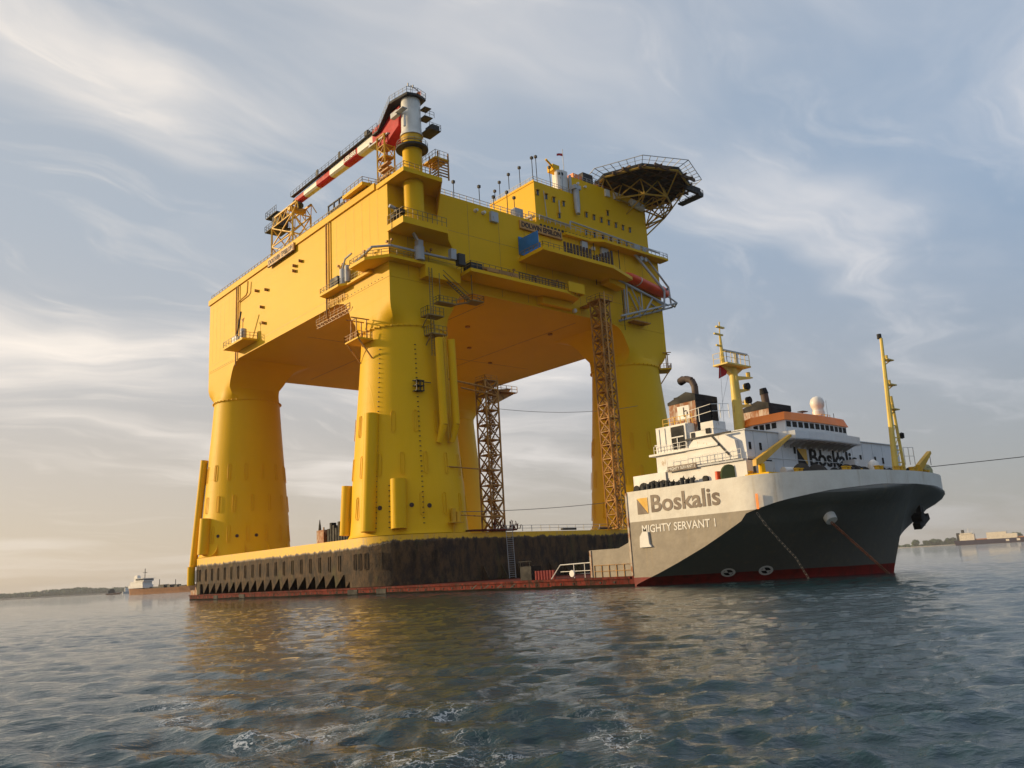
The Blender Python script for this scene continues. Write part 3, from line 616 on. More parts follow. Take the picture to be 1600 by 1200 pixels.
# accommodation block
acc = MB().box(-146.5, -130.4, 124.0, 136.4, 80.21, 90.5).box(-147, -130.41, 136.4, 163.4, 80.21, 95.0)
accp = part(acc, 'accommodation_block', M_Y, plat)
part(MB().box(-130.9, -130.3, 136.1, 136.5, 90.5, 95.3), 'block_edge', M_GREY, accp)
w0 = None
for y, z in [(124.9, 87.7), (127.6, 87.4), (130, 87.2), (133.2, 87.0)] + [(138.2 + i * 2.62, 86.1 - i * .06) for i in range(8)] + [(140.2 + i * 2.9, 81.3) for i in range(7)] + [(131.5, 83.6), (148.6, 88.4)]:
    if w0 is None:
        w0 = part(MB().box(-130.45, -130.32, y - .42, y + .42, z - .62, z + .62), 'window', M_GL, accp)
        w0h = part(MB().box(-130.42, -129.95, y - .55, y + .55, z + .64, z + .74).box(-130.42, -130.12, y - .58, y - .46, z - .7, z + .64), 'window_hood', M_YR, w0)
    else:
        c_ = copy_part(w0, (WL[w0.name].x, y, z), accp); h_ = w0h.copy(); link(h_, c_); h_.parent = c_
part(MB().cyl((-129.7, 137.2, 91.4), (-129.7, 137.2, 86.6), .72, n=14).cyl((-129.7, 137.2, 86.7), (-129.3, 136.9, 85.0), .7, .5, n=14).box(-130.3, -129, 136.1, 138.3, 91.4, 92.4), 'air_duct', M_GREY, accp)
part(MB().cyl((-130.0, 131.4, 87.3), (-130.0, 131.4, 84.0), .14, n=8).cyl((-130.0, 126.6, 88.5), (-130.0, 127.2, 80.5), .09, n=6), 'down_pipe', M_GREY, accp)
for y, z, w in ((148.9, 93.8, 1.5), (152.5, 93.8, 2.4)): part(MB().box(-130.4, -129.9, y - w / 2, y + w / 2, z - .9, z + .9), 'vent_cover', M_WH, accp)
for y, z in ((138.5, 93.6), (141, 93.4)): part(MB().cyl((-130.4, y, z), (-129.9, y, z), .32, n=10), 'bulkhead_lamp', M_WH, accp)
part(MB().cyl((-129.6, 157.0, 93.2), (-129.6, 161.6, 92.6), .95, n=14), 'ventilation_blister', M_WH, accp, smooth=True)
part(MB().box(-146.5, -130.3, 123.85, 123.99, 90.2, 90.7), 'block_flange', M_Y, accp)
part(MB().rail([(-146.3, 124.1, 90.5), (-130.6, 124.1, 90.5), (-130.6, 136.2, 90.5)], 1.2, 1.4), 'railing', M_GREY, accp); part(MB().rail([(-130.6, 138, 95), (-130.6, 148, 95)], 1.2, 1.4), 'railing', M_GREY, accp)
part(MB().path([(-131.5, 123.6, 82.0), (-136.6, 123.6, 82.0), (-136.8, 123.6, 83.6), (-138.2, 123.4, 83.6), (-138.6, 123.2, 81.6), (-142.5, 123, 81.4)], .3, 8).path([(-131.5, 123.5, 81.0), (-142.5, 123, 80.9)], .22, 8), 'steam_pipe', M_WH, plat)
part(MB().box(-133.0, -131.4, 118.6, 121, 80.3, 82.9), 'equipment_box', M_GREY, plat)
for x, y, z, h in ((-145, 124.5, 90.5, 3), (-143, 124.4, 90.5, 4.5), (-139.6, 124.5, 90.5, 5.2), (-135.5, 124.4, 90.5, 5.2), (-131, 124.4, 90.5, 5.8), (-130.9, 125.6, 90.5, 6.4), (-131, 130, 90.5, 5), (-131, 133, 90.5, 4.2), (-131, 134, 90.5, 4.4), (-131, 101, 80.2, 3.6), (-131, 108, 80.2, 4.4), (-131, 112, 80.2, 3), (-131, 116, 80.2, 5.2), (-132, 119, 80.2, 5)):
    part(MB().cyl((x, y, z), (x, y, z + h), .09, n=6).box(x - .28, x + .28, y - .28, y + .28, z + h, z + h + .6), 'roof_lamp', M_DK, plat)
g = MB().box(-134.5, -131.2, 134.2, 136.2, 90.5, 96.5).cyl((-131.6, 133.4, 91), (-131.6, 133.4, 96), .9, n=12)
part(g, 'exhaust_stack', M_WH, plat); part(MB().box(-133.6, -131.6, 131.8, 134, 96.0, 97.6).cyl((-131.5, 132, 96.4), (-131, 129, 97.6), .25, n=8), 'deck_cannon', M_Y, plat)
fp = part(MB().cyl((-131.5, 135.4, 95), (-131.5, 135.4, 102.4), .09, n=6), 'flagpole', M_WH, plat)
part(MB().add([(-131.5, 135.3, 101.2), (-131.6, 134.2, 101.0), (-131.4, 133.2, 100.5), (-131.4, 133.2, 99.9), (-131.6, 134.2, 100.4), (-131.5, 135.3, 100.5)], [(0, 1, 4, 5), (1, 2, 3, 4)]), 'flag', [M_RED], fp)
part(MB().box(-134, -131.5, 138.5, 141.5, 95, 97.0), 'roof_locker', M_ORG, plat); part(MB().box(-134, -131.5, 142, 145.5, 95, 98.2), 'air_handler', M_DK, plat)
# slabs carrying the crane pedestal
part(MB().prism([(-134, 83.7), (-123.9, 83.6), (-123.9, 92.8), (-130.38, 96)], 78.9, 79.8).extr([(-124.0, 92.6, 79), (-130.38, 95.8, 79), (-130.38, 95.8, 74.5)], (0, .2, 0)), 'crane_deck', M_Y, plat)
part(MB().rail([(-134, 83.8, 79.8), (-124, 83.8, 79.8), (-124, 92.6, 79.8)], 1.2, 1.3), 'railing', M_RAIL, plat)
part(MB().prism([(-130.38, 83.7), (-124.7, 83.7), (-124.7, 94.2), (-127.5, 96.4), (-130.38, 99.5)], 68.6, 69.9), 'pedestal_balcony', M_Y, plat)
part(MB().rail([(-130.3, 83.8, 69.9), (-124.8, 83.8, 69.9), (-124.8, 94.1, 69.9)], 1.9, 1.2), 'railing', M_RAIL, plat)
part(MB().box(-131.4, -130.38, 83.99, 86.6, 70, 78.9), 'corner_web', M_Y, plat)
part(MB().box(-128.5, -127.6, 84.2, 86.2, 72.0, 72.8).box(-129.6, -128.4, 84.2, 85.2, 71.1, 71.8), 'hose_reel', M_DK, plat)
# ------------------------------------------------------------------ name boards
def board(x, y, z, w, h, face, label):
    t = thing('name_board', label, 'name board', (x, y, z))
    if face == 'x':
        part(MB().box(x, x + .35, y, y + w, z, z + h), 'board', M_LBL, t); g = MB(); lettering(g, 'DOLWIN EPSILON', (x + .38, y + .4, z + .42), (0, 1, 0), (0, 0, 1), w - .8, h - .75, .035)
        part(g, 'lettering', M_TXB, t); part(MB().box(x + .02, x + .55, y, y + w, z - .12, z - .004), 'board_ledge', M_TR, t)
    else:
        part(MB().box(x, x + w, y - .35, y, z, z + h), 'board', M_LBL, t); g = MB(); lettering(g, 'DOLWIN EPSILON', (x + .4, y - .38, z + .35), (1, 0, 0), (0, 0, 1), w - .8, h - .65, .03)
        part(g, 'lettering', M_TXB, t); part(MB().box(x, x + w, y - .5, y - .02, z - .12, z - .004), 'board_ledge', M_TXB, t)
board(-130.38, 118.6, 77.4, 13.0, 2.0, 'x', 'brown name board high on the shaded side of the platform, above the blue tarpaulin')
board(-183.2, 83.55, 78.0, 13.6, 1.9, 'y', 'orange name board at the roof edge of the sunlit side, below the boom rest')

# ------------------------------------------------------------------ pedestal crane
cr = thing('pedestal_crane', 'tall pedestal crane at the platform corner, white head, red and white striped boom', 'crane', (-127.4, 88.2, 69.9))
cx, cy = -127.4, 88.2
part(MB().lathe((cx, cy), [(2.02, 69.92), (2.02, 78.3), (2.1, 78.35), (2.1, 78.5), (1.95, 78.55), (1.95, 86.6), (1.85, 88.0)], 36), 'pedestal', M_Y, cr, smooth=True)
part(MB().lathe((cx, cy), [(2.0, 87.6), (3.25, 87.7), (3.25, 88.1), (1.9, 88.3)], 32), 'slew_platform', M_DK, cr)
g = MB()
ring = [(cx + 3.15 * cos(rad(a)), cy + 3.15 * sin(rad(a)), 88.1) for a in range(0, 361, 24)]
part(MB().rail(ring, 1.0, 1.6, .045), 'railing', M_GREY, cr)
part(MB().lathe((cx, cy), [(2.1, 89.4), (2.15, 90.4), (1.95, 90.9)], 28), 'slew_ring', M_YR, cr, smooth=True)
hd = part(MB().lathe((cx, cy), [(2.35, 90.6), (2.2, 91.2), (2.05, 91.6), (1.95, 98.6)], 28), 'crane_head', M_CW, cr, smooth=True)
part(MB().box(cx - 2.8, cx - .5, cy - 3.1, cy - 2.2, 95.0, 96.1).box(cx - .6, cx + 2.0, cy - 3.4, cy - 2.2, 95.3, 95.5), 'head_cabin', M_GREY, hd)
part(MB().cyl((cx + 1.2, cy - 2.45, 91.8), (cx + 1.2, cy - 2.45, 94.2), .28, n=8), 'head_pipe', M_WH, hd)
topd = [(cx - 9.2, cy - 1.6), (cx - 9.2, cy + 1.4), (cx - 4.4, cy + 2.6), (cx - 1.2, cy + 2.7), (cx + 2.0, cy + 2.4), (cx + 2.7, cy), (cx + 2.0, cy - 2.2), (cx - 1.4, cy - 2.8), (cx - 4.6, cy - 2.8)]
part(MB().prism(topd[3:8] + [(cx - 3.2, cy - 3.0), (cx - 3.2, cy + 2.8)], 98.6, 99.1), 'top_platform', M_DK, cr)
part(MB().rail([(x, y, 99.1) for x, y in topd[3:8]] + [(cx - 3.2, cy - 3.0, 99.1)], 1.2, 1.1, .05), 'railing', M_GREY, cr)
part(MB().extr([(cx - 3.2, cy - 3.0, 99.0), (cx - 9.2, cy - 2.2, 95.6), (cx - 9.2, cy + 1.6, 95.6), (cx - 3.2, cy + 2.8, 99.0)], (0, 0, .25)).box(cx - 11.4, cx - 9.2, cy - 2.2, cy + 1.6, 95.5, 95.85), 'sloping_walkway', M_DK, cr)
part(MB().rail([(cx - 3.2, cy - 3.0, 99.0), (cx - 9.2, cy - 2.2, 95.8), (cx - 11.4, cy - 2.2, 95.8), (cx - 11.4, cy + 1.6, 95.8)], 1.3, 1.1, .05), 'railing', M_GREY, cr)
part(MB().box(cx + .2, cx + 4.0, cy + 1.6, cy + 4.4, 91.4, 91.6).box(cx + 1.2, cx + 3.5, cy + 2.6, cy + 4.4, 91.6, 92.9), 'machinery_platform', M_DK, cr)
part(MB().box(cx + .5, cx + 2.8, cy + 1.4, cy + 3.4, 94.6, 94.75), 'machinery_platform', M_DK, cr); part(MB().box(cx + .5, cx + 2.4, cy + 1.8, cy + 3.4, 96.9, 97.05), 'machinery_platform', M_DK, cr)
part(MB().rail([(cx + .2, cy + 4.4, 91.6), (cx + 4.0, cy + 4.4, 91.6), (cx + 4.0, cy + 1.6, 91.6)], 1.2, 1.1, .05), 'railing', M_DK, cr); part(MB().rail([(cx + 3, cy + 1.4, 94.7), (cx + 3, cy + 3.6, 94.7)], 1.2, 1.1, .05), 'railing', M_DK, cr)
part(MB().cyl((cx + .2, cy, 99.1), (cx + .2, cy, 102.2), .08, n=6).box(cx, cx + .3, cy - .7, cy - .5, 101.8, 102.5).box(cx, cx + .3, cy + .5, cy + .7, 101.8, 102.5).bar((cx + .2, cy - .7, 101.9), (cx + .2, cy + .7, 101.9), .05), 'wind_mast', M_GREY, cr)
part(MB().path([(cx - .5, cy + 2.3, 99.1), (cx - .5, cy + 2.3, 102.2), (cx - .5, cy + .6, 102.7)], .11, 6), 'service_davit', M_GREY, cr)
part(MB().cyl((cx, cy + 2.6, 99.1), (cx, cy + 2.6, 102), .05, n=5).add([(cx, cy + 2.5, 101.9), (cx, cy + 1.6, 101.2), (cx, cy + 1.4, 100.2), (cx, cy + 2.5, 101)], [(0, 1, 2, 3)]), 'flag', M_ORG, cr)
for o_ in cr.children:
    if o_.name.split('.')[0] != 'pedestal': o_.location.z -= 1.8; WL[o_.name].z -= 1.8
# boom: box girder lying level over the roof towards the far corner
BZ, by = 94.2, 88.3; xs_ = [cx - 12.4, -147.0, -153.1, -159.7, -166.2, -172.7, -177.6]; colb = [M_CW, M_RED, M_CW, M_RED, M_CW, M_RED]
def sect(x):
    k = (x - xs_[0]) / (xs_[-1] - xs_[0]); w = 1.1 * (1 - .25 * k); h0_ = BZ + 1.1 - .3 * k; h1 = BZ - 1.05 + .6 * k
    return [(x, by - w, h1 + .3), (x, by - w, h0_), (x, by + w, h0_), (x, by + w, h1 + .3), (x, by + w * .5, h1), (x, by - w * .5, h1)]
boom = None
for k in range(6):
    nm = 'boom' if k == 0 else 'boom_section'
    g = MB(); a, b = sect(xs_[k]), sect(xs_[k + 1]); g.loft([a, b]); g.add(a, [tuple(range(5, -1, -1))]); g.add(b, [tuple(range(6))])
    p_ = part(g, nm, colb[k], cr if boom is None else boom)
    if boom is None: boom = p_
part(MB().extr([(cx - 2.0, by - 1.6, 96.4), (cx - 4.5, by - 1.6, 96.2), (cx - 7.5, by - 1.6, 95.9), (cx - 12.4, by - 1.6, 95.7), (cx - 12.4, by - 1.6, 92.7), (cx - 9.6, by - 1.6, 90.6), (cx - 7.2, by - 1.6, 89.9), (cx - 5.4, by - 1.6, 91.0), (cx - 2.4, by - 1.6, 92.2)], (0, 3.2, 0)), 'boom_root', M_RED, boom)
part(MB().box(cx - 13.4, cx - 6, by - 2.0, by + 1.8, 91.9, 92.2).box(cx - 13.6, cx - 13.21, by - 1.8, by + 1.6, 92.2, 93.2), 'root_platform', M_GREY, boom)
g = MB(); lettering(g, 'LIEBHERR', (-152.7, by - 1.13, BZ - .42), (1, 0, 0), (0, 0, 1), 5.3, 1.1, .03); part(g, 'lettering', M_WH, boom)
g = MB().box(xs_[-1] - .3, xs_[0], by - 1.75, by - .8, BZ + 1.08, BZ + 1.2); g.rail([(xs_[-1] - .3, by - 1.75, BZ + 1.15), (xs_[0] + 2, by - 1.75, BZ + 1.15)], 1.1, 1.6, .045, 1)
g.rail([(xs_[-1] - .3, by + .9, BZ + 1.1), (xs_[0] + 2, by + .9, BZ + 1.1)], 1.1, 2.4, .04, 1)
for x in (-142, -154, -164.5): g.box(x - .6, x + .6, by - 1.9, by - 1.0, BZ + 1.2, BZ + 2.3) if x == -142 else g.box(x - .15, x + .7, by - 1.8, by - 1.65, BZ + 1.2, BZ + 2.6)
part(g, 'boom_walkway', M_DK, boom)

# ------------------------------------------------------------------ boom rest
br = thing('boom_rest_tower', 'yellow lattice trestle on the far roof edge carrying the tip of the crane boom', 'boom rest', (-180.5, 89, 80.2))
def lattice(mb, x0, x1, y0, y1, z0, z1, nb, r=.16, rb=.1, full=True):
    cs = [(x0, y0), (x1, y0), (x1, y1), (x0, y1)]; dz = (z1 - z0) / nb
    for x, y in cs: mb.cyl((x, y, z0), (x, y, z1), r, n=6)
    for k in range(nb + 1):
        z = z0 + k * dz
        for i in range(4): a, b = cs[i], cs[(i + 1) % 4]; mb.bar((*a, z), (*b, z), rb)
    for k in range(nb):
        z = z0 + k * dz
        for i in range(4):
            a, b = cs[i], cs[(i + 1) % 4]
            if k % 2: a, b = b, a
            mb.bar((*a, z), (*b, z + dz), rb)
            if full: mb.bar((*b, z), (*a, z + dz), rb)
    return mb
part(lattice(MB(), -187.5, -176, 86.2, 91, 80.2, 90.4, 2, .27, .17), 'trestle', M_YR, br)
g = MB()
for a in range(0, 5):
    x = -187.5 + a * 2.9; g.bar((x, 86.2, 90.4), (x + 1.45, 86.6, 93.0), .15); g.bar((x + 1.45, 86.6, 93.0), (x + 2.9, 86.2, 90.4), .15); g.bar((x, 91, 90.4), (x + 1.45, 90.4, 93), .13); g.bar((x + 1.45, 90.4, 93), (x + 2.9, 91, 90.4), .13)
g.box(-186.5, -174.5, 86.3, 86.8, 92.8, 93.2).box(-186.5, -174.5, 90.2, 90.6, 92.8, 93.2).box(-179, -177.6, 86.3, 90.6, 92.0, 93.0)
part(g, 'cradle', M_YR, br)
g = MB().box(-192.2, -186, 86.6, 91, 94.6, 94.85).box(-192.6, -186.5, 86.6, 91, 91.0, 91.25).box(-189.5, -186, 87.2, 90, 91.25, 94.6)
part(g, 'tip_platform', M_DK, br); part(MB().rail([(-186, 86.6, 94.8), (-192.2, 86.6, 94.8), (-192.2, 91, 94.8)], 1.6, 1.1, .06).rail([(-186.5, 86.6, 91.2), (-192.6, 86.6, 91.2), (-192.6, 91, 91.2)], 1.5, 1.1, .06), 'railing', M_DK, br)
part(MB().cyl((-181.8, 87.4, 91.3), (-180.6, 87.4, 91.3), .6, n=10).cyl((-178, 88, 94.4), (-175.4, 88, 92.4), .8, n=10), 'hook_block', M_DK, br)

# stair tower next to the pedestal
stt = thing('roof_stair_tower', 'slim ochre stair tower on the roof beside the crane pedestal', 'stair tower', (-136, 88, 80.2))
g = lattice(MB(), -137.2, -134.4, 86.2, 88.6, 80.2, 92.4, 5, .2, .1, False); part(g, 'frame', M_YR, stt)
g = MB()
for k in range(5): z = 80.4 + k * 2.4; g.box(-137.2, -134.4, 86.2, 88.6, z, z + .12); g.bar((-137.2, 86.2, z), (-134.4, 86.2, z + 2.2), .12)
for k in range(4): z = 80.4 + k * 1.3; g.box(-134.4, -131.5, 85, 86, z, z + .3)
part(g, 'flight', M_TR, stt)
stt2 = thing('louvred_stair_cabin', 'small louvred steel cabin with railing on the crane deck, right of the pedestal', 'stair cabin', (-127, 93.5, 79.8))
g = MB()
for k in range(6): z = 80.3 + k * .62; g.box(-126.4, -124.1, 92.0, 92.2, z, z + .2); g.box(-124.2, -124.0, 92, 94.6, z, z + .2)
for x, y in ((-124.1, 92.1), (-124.1, 94.6), (-127, 92.1)): g.box(x - .12, x + .12, y - .12, y + .12, 79.8, 85.6)
part(g, 'louvre_frame', M_TR, stt2); part(MB().box(-128.5, -124, 91.4, 94.8, 84.0, 84.3), 'cabin_roof', M_YR, stt2)
part(MB().rail([(-128.5, 91.5, 84.3), (-124.1, 91.5, 84.3), (-124.1, 94.7, 84.3)], 1.5, 1.2, .06), 'railing', M_GREY, stt2)

# ------------------------------------------------------------------ helideck
hx, hy, hz = -129.0, 160.0, 97.2
he = thing('helideck', 'octagonal helicopter deck cantilevered over the far right corner of the platform', 'helideck', (hx, hy, 95.0))
def octo(R, z, c=(hx, hy)): return [(c[0] + R * cos(rad(45 * k)), c[1] + R * sin(rad(45 * k)), z) for k in range(8)]
part(MB().prism([(p[0], p[1]) for p in octo(13.2, 0)], hz + .3, hz + .9), 'deck_plate', M_DK, he)
g = MB(); o0 = octo(12.9, hz - .05)
for k in range(8): g.cyl(o0[k], o0[(k + 1) % 8], .3, n=6)
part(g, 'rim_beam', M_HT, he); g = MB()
for k in range(-4, 5): w = 13.2 * (1 - max(0, abs(k) * 3.0 - 5.5) / 16); g.box(hx + k * 3.0 - .16, hx + k * 3.0 + .16, hy - w, hy + w, hz - .5, hz + .28)
for k in range(-4, 5): w = 13.2 * (1 - max(0, abs(k) * 3.0 - 5.5) / 16); g.box(hx - w, hx + w, hy + k * 3.0 - .12, hy + k * 3.0 + .12, hz - .2, hz + .27)
part(g, 'deck_beam', mat('beam_shade_brown', (.10, .055, .028), .7), he)  # dark brown puts the shade under the helideck into the beam colour
net = MB(); i0, i1 = octo(13.2, hz + .75), octo(16.3, hz + 1.4)
for k in range(8):
    a, b, c_, d = Vector(i0[k]), Vector(i0[(k + 1) % 8]), Vector(i1[k]), Vector(i1[(k + 1) % 8])
    for i in range(7): net.bar(a.lerp(b, i / 6), c_.lerp(d, i / 6), .09)
    net.bar(c_, d, .1); net.bar(a.lerp(c_, .5), b.lerp(d, .5), .05)
part(net, 'safety_net_frame', M_GREY, he)
g = MB(); lowz = 92.3; low_ = [(-134, 149.5), (-129.6, 152), (-124.0, 156), (-121.5, 161.5), (-124.5, 167.5), (-129.5, 170), (-130.2, 161), (-137, 166), (-137, 171)]
lz = [93.6, 93.0, 93.0, 92.8, 92.4, 91.8, 92.6, 92.6, 91.6]
tops = octo(12.8, hz) + octo(6.4, hz) + [(hx, hy, hz)]
for (x, y), z in zip(low_, lz):
    ds = sorted(tops, key=lambda p: (p[0] - x) ** 2 + (p[1] - y) ** 2)[:4]
    for p in ds: g.cyl((x, y, z), p, .17, n=6, cap=False)
for a, b in ((0, 1), (1, 2), (2, 3), (3, 4), (4, 5), (1, 6), (6, 5), (5, 8), (6, 7), (7, 8), (2, 6), (3, 6), (4, 6), (0, 6)):
    g.cyl((*low_[a], lz[a]), (*low_[b], lz[b]), .22, n=6, cap=False)
for a in (3, 4, 5): g.cyl((*low_[a], lz[a]), (-130.6, 163.2, 88.5), .2, n=6, cap=False)
g.cyl((*low_[2], lz[2]), (-130.45, 156, 90), .2, n=6, cap=False); g.cyl((*low_[5], lz[5]), (-131, 163.5, 85.8), .2, n=6, cap=False); g.cyl((*low_[8], lz[8]), (-135, 163.5, 86.5), .2, n=6, cap=False)
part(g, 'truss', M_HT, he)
g = MB().box(-126.5, -119.6, 172.6, 174.6, hz - 1.9, hz - 1.5).box(-120.4, -119.6, 167.5, 174.6, hz - 1.4, hz - 1.0).rail([(-126.5, 174.6, hz - 1.5), (-119.6, 174.6, hz - 1.5), (-119.6, 167.5, hz - 1.0)], 1.4, 1.2, .08)
g.box(-119.9, -119.6, 168, 173.6, hz - 1.0, hz + .3).box(-125.5, -120, 174.4, 174.7, hz - 1.5, hz - .4)
for a_, b_ in (((-120, 174.0, hz - 1.6), (-121.5, 171, hz + .4)), ((-126, 174.0, hz - 1.6), (-126.5, 172.5, hz)), ((-123, 174.0, hz - 1.6), (-124, 172, hz)), ((-119.4, 168, hz - 1.2), (-119.5, 165, hz))): g.bar(a_, b_, .12)
part(g, 'escape_walkway', M_DK, he)
part(MB().box(-146, -139, 146, 150, 95.0, 97.0), 'foam_locker', M_GREY, he)

# ------------------------------------------------------------------ white knuckle-boom crane on the corner balcony
kc = thing('knuckle_boom_crane', 'small pale grey knuckle-boom crane on the corner balcony under the big crane', 'small crane', (-128.6, 89.6, 63.2))
part(MB().lathe((-128.4, 89.8), [(.95, 63.22), (1.0, 63.5), (1.0, 66.0), (.8, 66.2)], 18), 'post', M_GREY, kc, smooth=True)
part(MB().box(-129.0, -127.8, 89.2, 90.4, 66.2, 67.4).cyl((-128.5, 89.8, 67.0), (-128.5, 86.0, 72.6), .36, .3, n=8).cyl((-128.5, 86.1, 72.6), (-128.5, 83.2, 73.2), .3, .36, n=8), 'jib', M_GREY, kc)
part(MB().cyl((-127.9, 89.2, 67.2), (-128.0, 87.4, 70.4), .16, n=6), 'ram', M_WH, kc); part(MB().bar((-128.5, 83.4, 73), (-128.5, 83.6, 68), .05).bar((-128.5, 84.8, 72.8), (-128.5, 85.8, 69.4), .05), 'hook_wire', M_DK, kc)

# ------------------------------------------------------------------ lifeboat with its davit
dv_ = thing('lifeboat_davit', 'grey steel launching frame holding the red lifeboat on the shaded side', 'davit', (-128, 158, 62))
def tube(mb, a, b, r=.22): return mb.cyl(a, b, r, n=8)
g = MB()
for x in (-129.9, -127.0):
    tube(g, (x, 150.6 if x < -128 else 146.8, 70.6 if x < -128 else 69.4), (x, 168.6 if x < -128 else 164.4, 67.4 if x < -128 else 66.0), .26)
part(g, 'launch_rail', M_GREY, dv_)
g = MB()
tube(g, (-129.6, 156.4, 79.2), (-126.8, 163.6, 69.6), .34); tube(g, (-129.6, 161, 79.0), (-129.4, 168.8, 72.2), .26); tube(g, (-126.8, 163.6, 69.6), (-126.8, 162.8, 64.6), .26); tube(g, (-129.4, 168.8, 72.2), (-129.4, 169.2, 67.6), .24)
tube(g, (-129.6, 156.6, 78.8), (-129.6, 161, 78.8), .3); g.cyl((-129.3, 158.2, 77.9), (-128.6, 158.2, 77.9), .6, n=10).cyl((-129.3, 159.8, 77.9), (-128.6, 159.8, 77.9), .6, n=10)
part(g, 'arm', M_GREY, dv_)
g = MB()
for x, o in ((-130.1, 2.6), (-127.1, 0)):
    tube(g, (x, 146.6 + o, 60.4), (x, 168.6 + o * .7, 67.3), .24); tube(g, (x, 149.4 + o, 69.0), (x, 149.2 + o, 61.4)); tube(g, (x, 151 + o, 68.6), (x, 154.6 + o, 62.6), .15); tube(g, (x, 159 + o, 67), (x, 156.2 + o, 63.6)); tube(g, (x, 159 + o, 67), (x, 163.5 + o * .7, 65.6), .15)
    tube(g, (x, 154.8 + o, 67.9), (x, 154.6 + o, 62.5), .15)
for y, z in ((148, 61), (152, 62.0), (156, 63.2), (160, 64.6), (164, 66), (168, 67.2)): tube(g, (-127.1, y, z), (-130.1, y + 2, z), .15)
tube(g, (-127.1, 168.6, 67.3), (-130.2, 171.6, 67.6)); tube(g, (-127.1, 168.6, 67.3), (-128.6, 165, 70)); tube(g, (-130.2, 171.6, 67.6), (-129.4, 169.2, 67.6))
part(g, 'bracket_frame', M_GREY, dv_)
g = MB().rail([(-127.0, 147, 61), (-127.0, 152, 62.4)], .9, 1.2); g.box(-130.3, -128, 152.5, 158.5, 60.4, 60.7); part(g, 'boarding_platform', M_TR, dv_)
part(MB().extr([(-129.8, 143.5, 68.4), (-129.8, 148.9, 67.6), (-129.8, 149.4, 69.2), (-129.8, 143.5, 70.8)], (2.6, 0, 0)), 'cheek_plate', M_Y, dv_)
part(MB().cyl((-128.0, 141, 71.2), (-128.0, 151.4, 70.9), .24, n=8), 'guide_pipe', M_GREY, dv_)
lb = thing('lifeboat', 'bright red free-fall lifeboat nose down on the grey launching frame', 'lifeboat', (-128.4, 158, 70))
a0, a1 = Vector((-128.6, 150.4, 72.0)), Vector((-128.6, 167.0, 69.2)); ax = (a1 - a0).normalized(); sdv = Vector((1, 0, 0)); upv = sdv.cross(ax)
g = MB(); rows = []
for k, (t, w, hu, hd_) in enumerate(((0, .5, .3, .3), (.03, 1.2, .8, .7), (.12, 1.55, 1.1, 1.0), (.3, 1.6, 1.25, 1.1), (.6, 1.6, 1.3, 1.1), (.80, 1.5, 1.25, 1.0), (.86, 1.5, 2.1, .95), (.95, 1.2, 1.9, .8), (1.0, .45, .7, .35))):
    c = a0.lerp(a1, t); row = []
    for i in range(16):
        q = 2 * PI * i / 16; y_ = sin(q); row.append(c + sdv * (w * cos(q)) + upv * ((hu if y_ > 0 else hd_) * y_))
    rows.append(row)
g.loft(rows); g.add(rows[0], [tuple(range(15, -1, -1))]); g.add(rows[-1], [tuple(range(16))])
lbh = part(g, 'hull', M_LB, lb, smooth=True, angle=45)
g = MB(); g.loft([[c + (q - c) * 1.03 for q in r] for r, c in ((rows[3], a0.lerp(a1, .3)), ([q + ax * .3 for q in rows[3]], a0.lerp(a1, .3) + ax * .3))]); part(g, 'lashing_band', M_WH, lb)
part(MB().cyl(a0.lerp(a1, .88) + sdv * 1.48 + upv * .9, a0.lerp(a1, .88) + sdv * 1.6 + upv * .9, .35, n=12), 'porthole', M_GL, lb)

# ------------------------------------------------------------------ free-standing stair towers on the pontoon
def tower(label, x0, x1, y0, y1, z0, z1, nb, mt, lean=0):
    t = thing('scaffold_stair_tower', label, 'stair tower', ((x0 + x1) / 2, (y0 + y1) / 2, z0), 'stair towers standing on the pontoon')
    part(lattice(MB(), x0, x1, y0, y1, z0, z1, nb, .2, .13), 'frame', mt, t); dz = (z1 - z0) / nb
    for k in range(nb):
        z = z0 + k * dz; a, b = ((x1 - .5, y0 + .5), (x1 - .5, y1 - .5)) if k % 2 == 0 else ((x1 - .5, y1 - .5), (x1 - .5, y0 + .5))
        fl = MB(); ld = MB(); stair(fl, (a[0] - 1.2, a[1], z + .1), (b[0] - 1.2, b[1], z + dz), (1.1, 0, 0), 8)
        ld.box(x0 + .2, x1 - .1, y0 + .1, y1 - .1, z + dz - .12, z + dz) if k % 2 else ld.box(x0 + .2, x1 - .1, y0 + .1, (y0 + y1) / 2, z + dz - .12, z + dz)
        ld.rail([(x1, y0, z + dz), (x1, y1, z + dz)], 1.0, 1.4, .05, 1).rail([(x0, y0, z + dz), (x1, y0, z + dz)], 1.0, 1.4, .05, 1)
        part(fl, 'stair_flight', mt, t); part(ld, 'landing', mt, t)
    return t
t1 = tower('dark lattice stair tower with zigzag flights standing right of the nearest yellow leg', -131.0, -127.9, 104.4, 107.6, 10.3, 40.6, 10, M_TR)
g = MB()
for i in range(6): g.bar((-131 + .5 * i, 107.6, 38.9), (-131 + .5 * i + .3, 113.0 - i * .3, 39.4), .08)
g.box(-131, -128.5, 107.6, 113.4, 38.7, 38.85).rail([(-128.5, 107.6, 38.85), (-128.5, 113.4, 38.85)], 1.2, 1.5).extr([(-129.8, 107.6, 38.7), (-129.8, 113.4, 38.7), (-129.8, 107.6, 35.9)], (.2, 0, 0))
part(g, 'head_gangway', M_TR, t1)
t2 = tower('tall rusty-orange lattice stair tower in front of the leg nearest the ship bow', -126.6, -123.6, 135.6, 138.8, 10.3, 61.6, 17, M_TR)
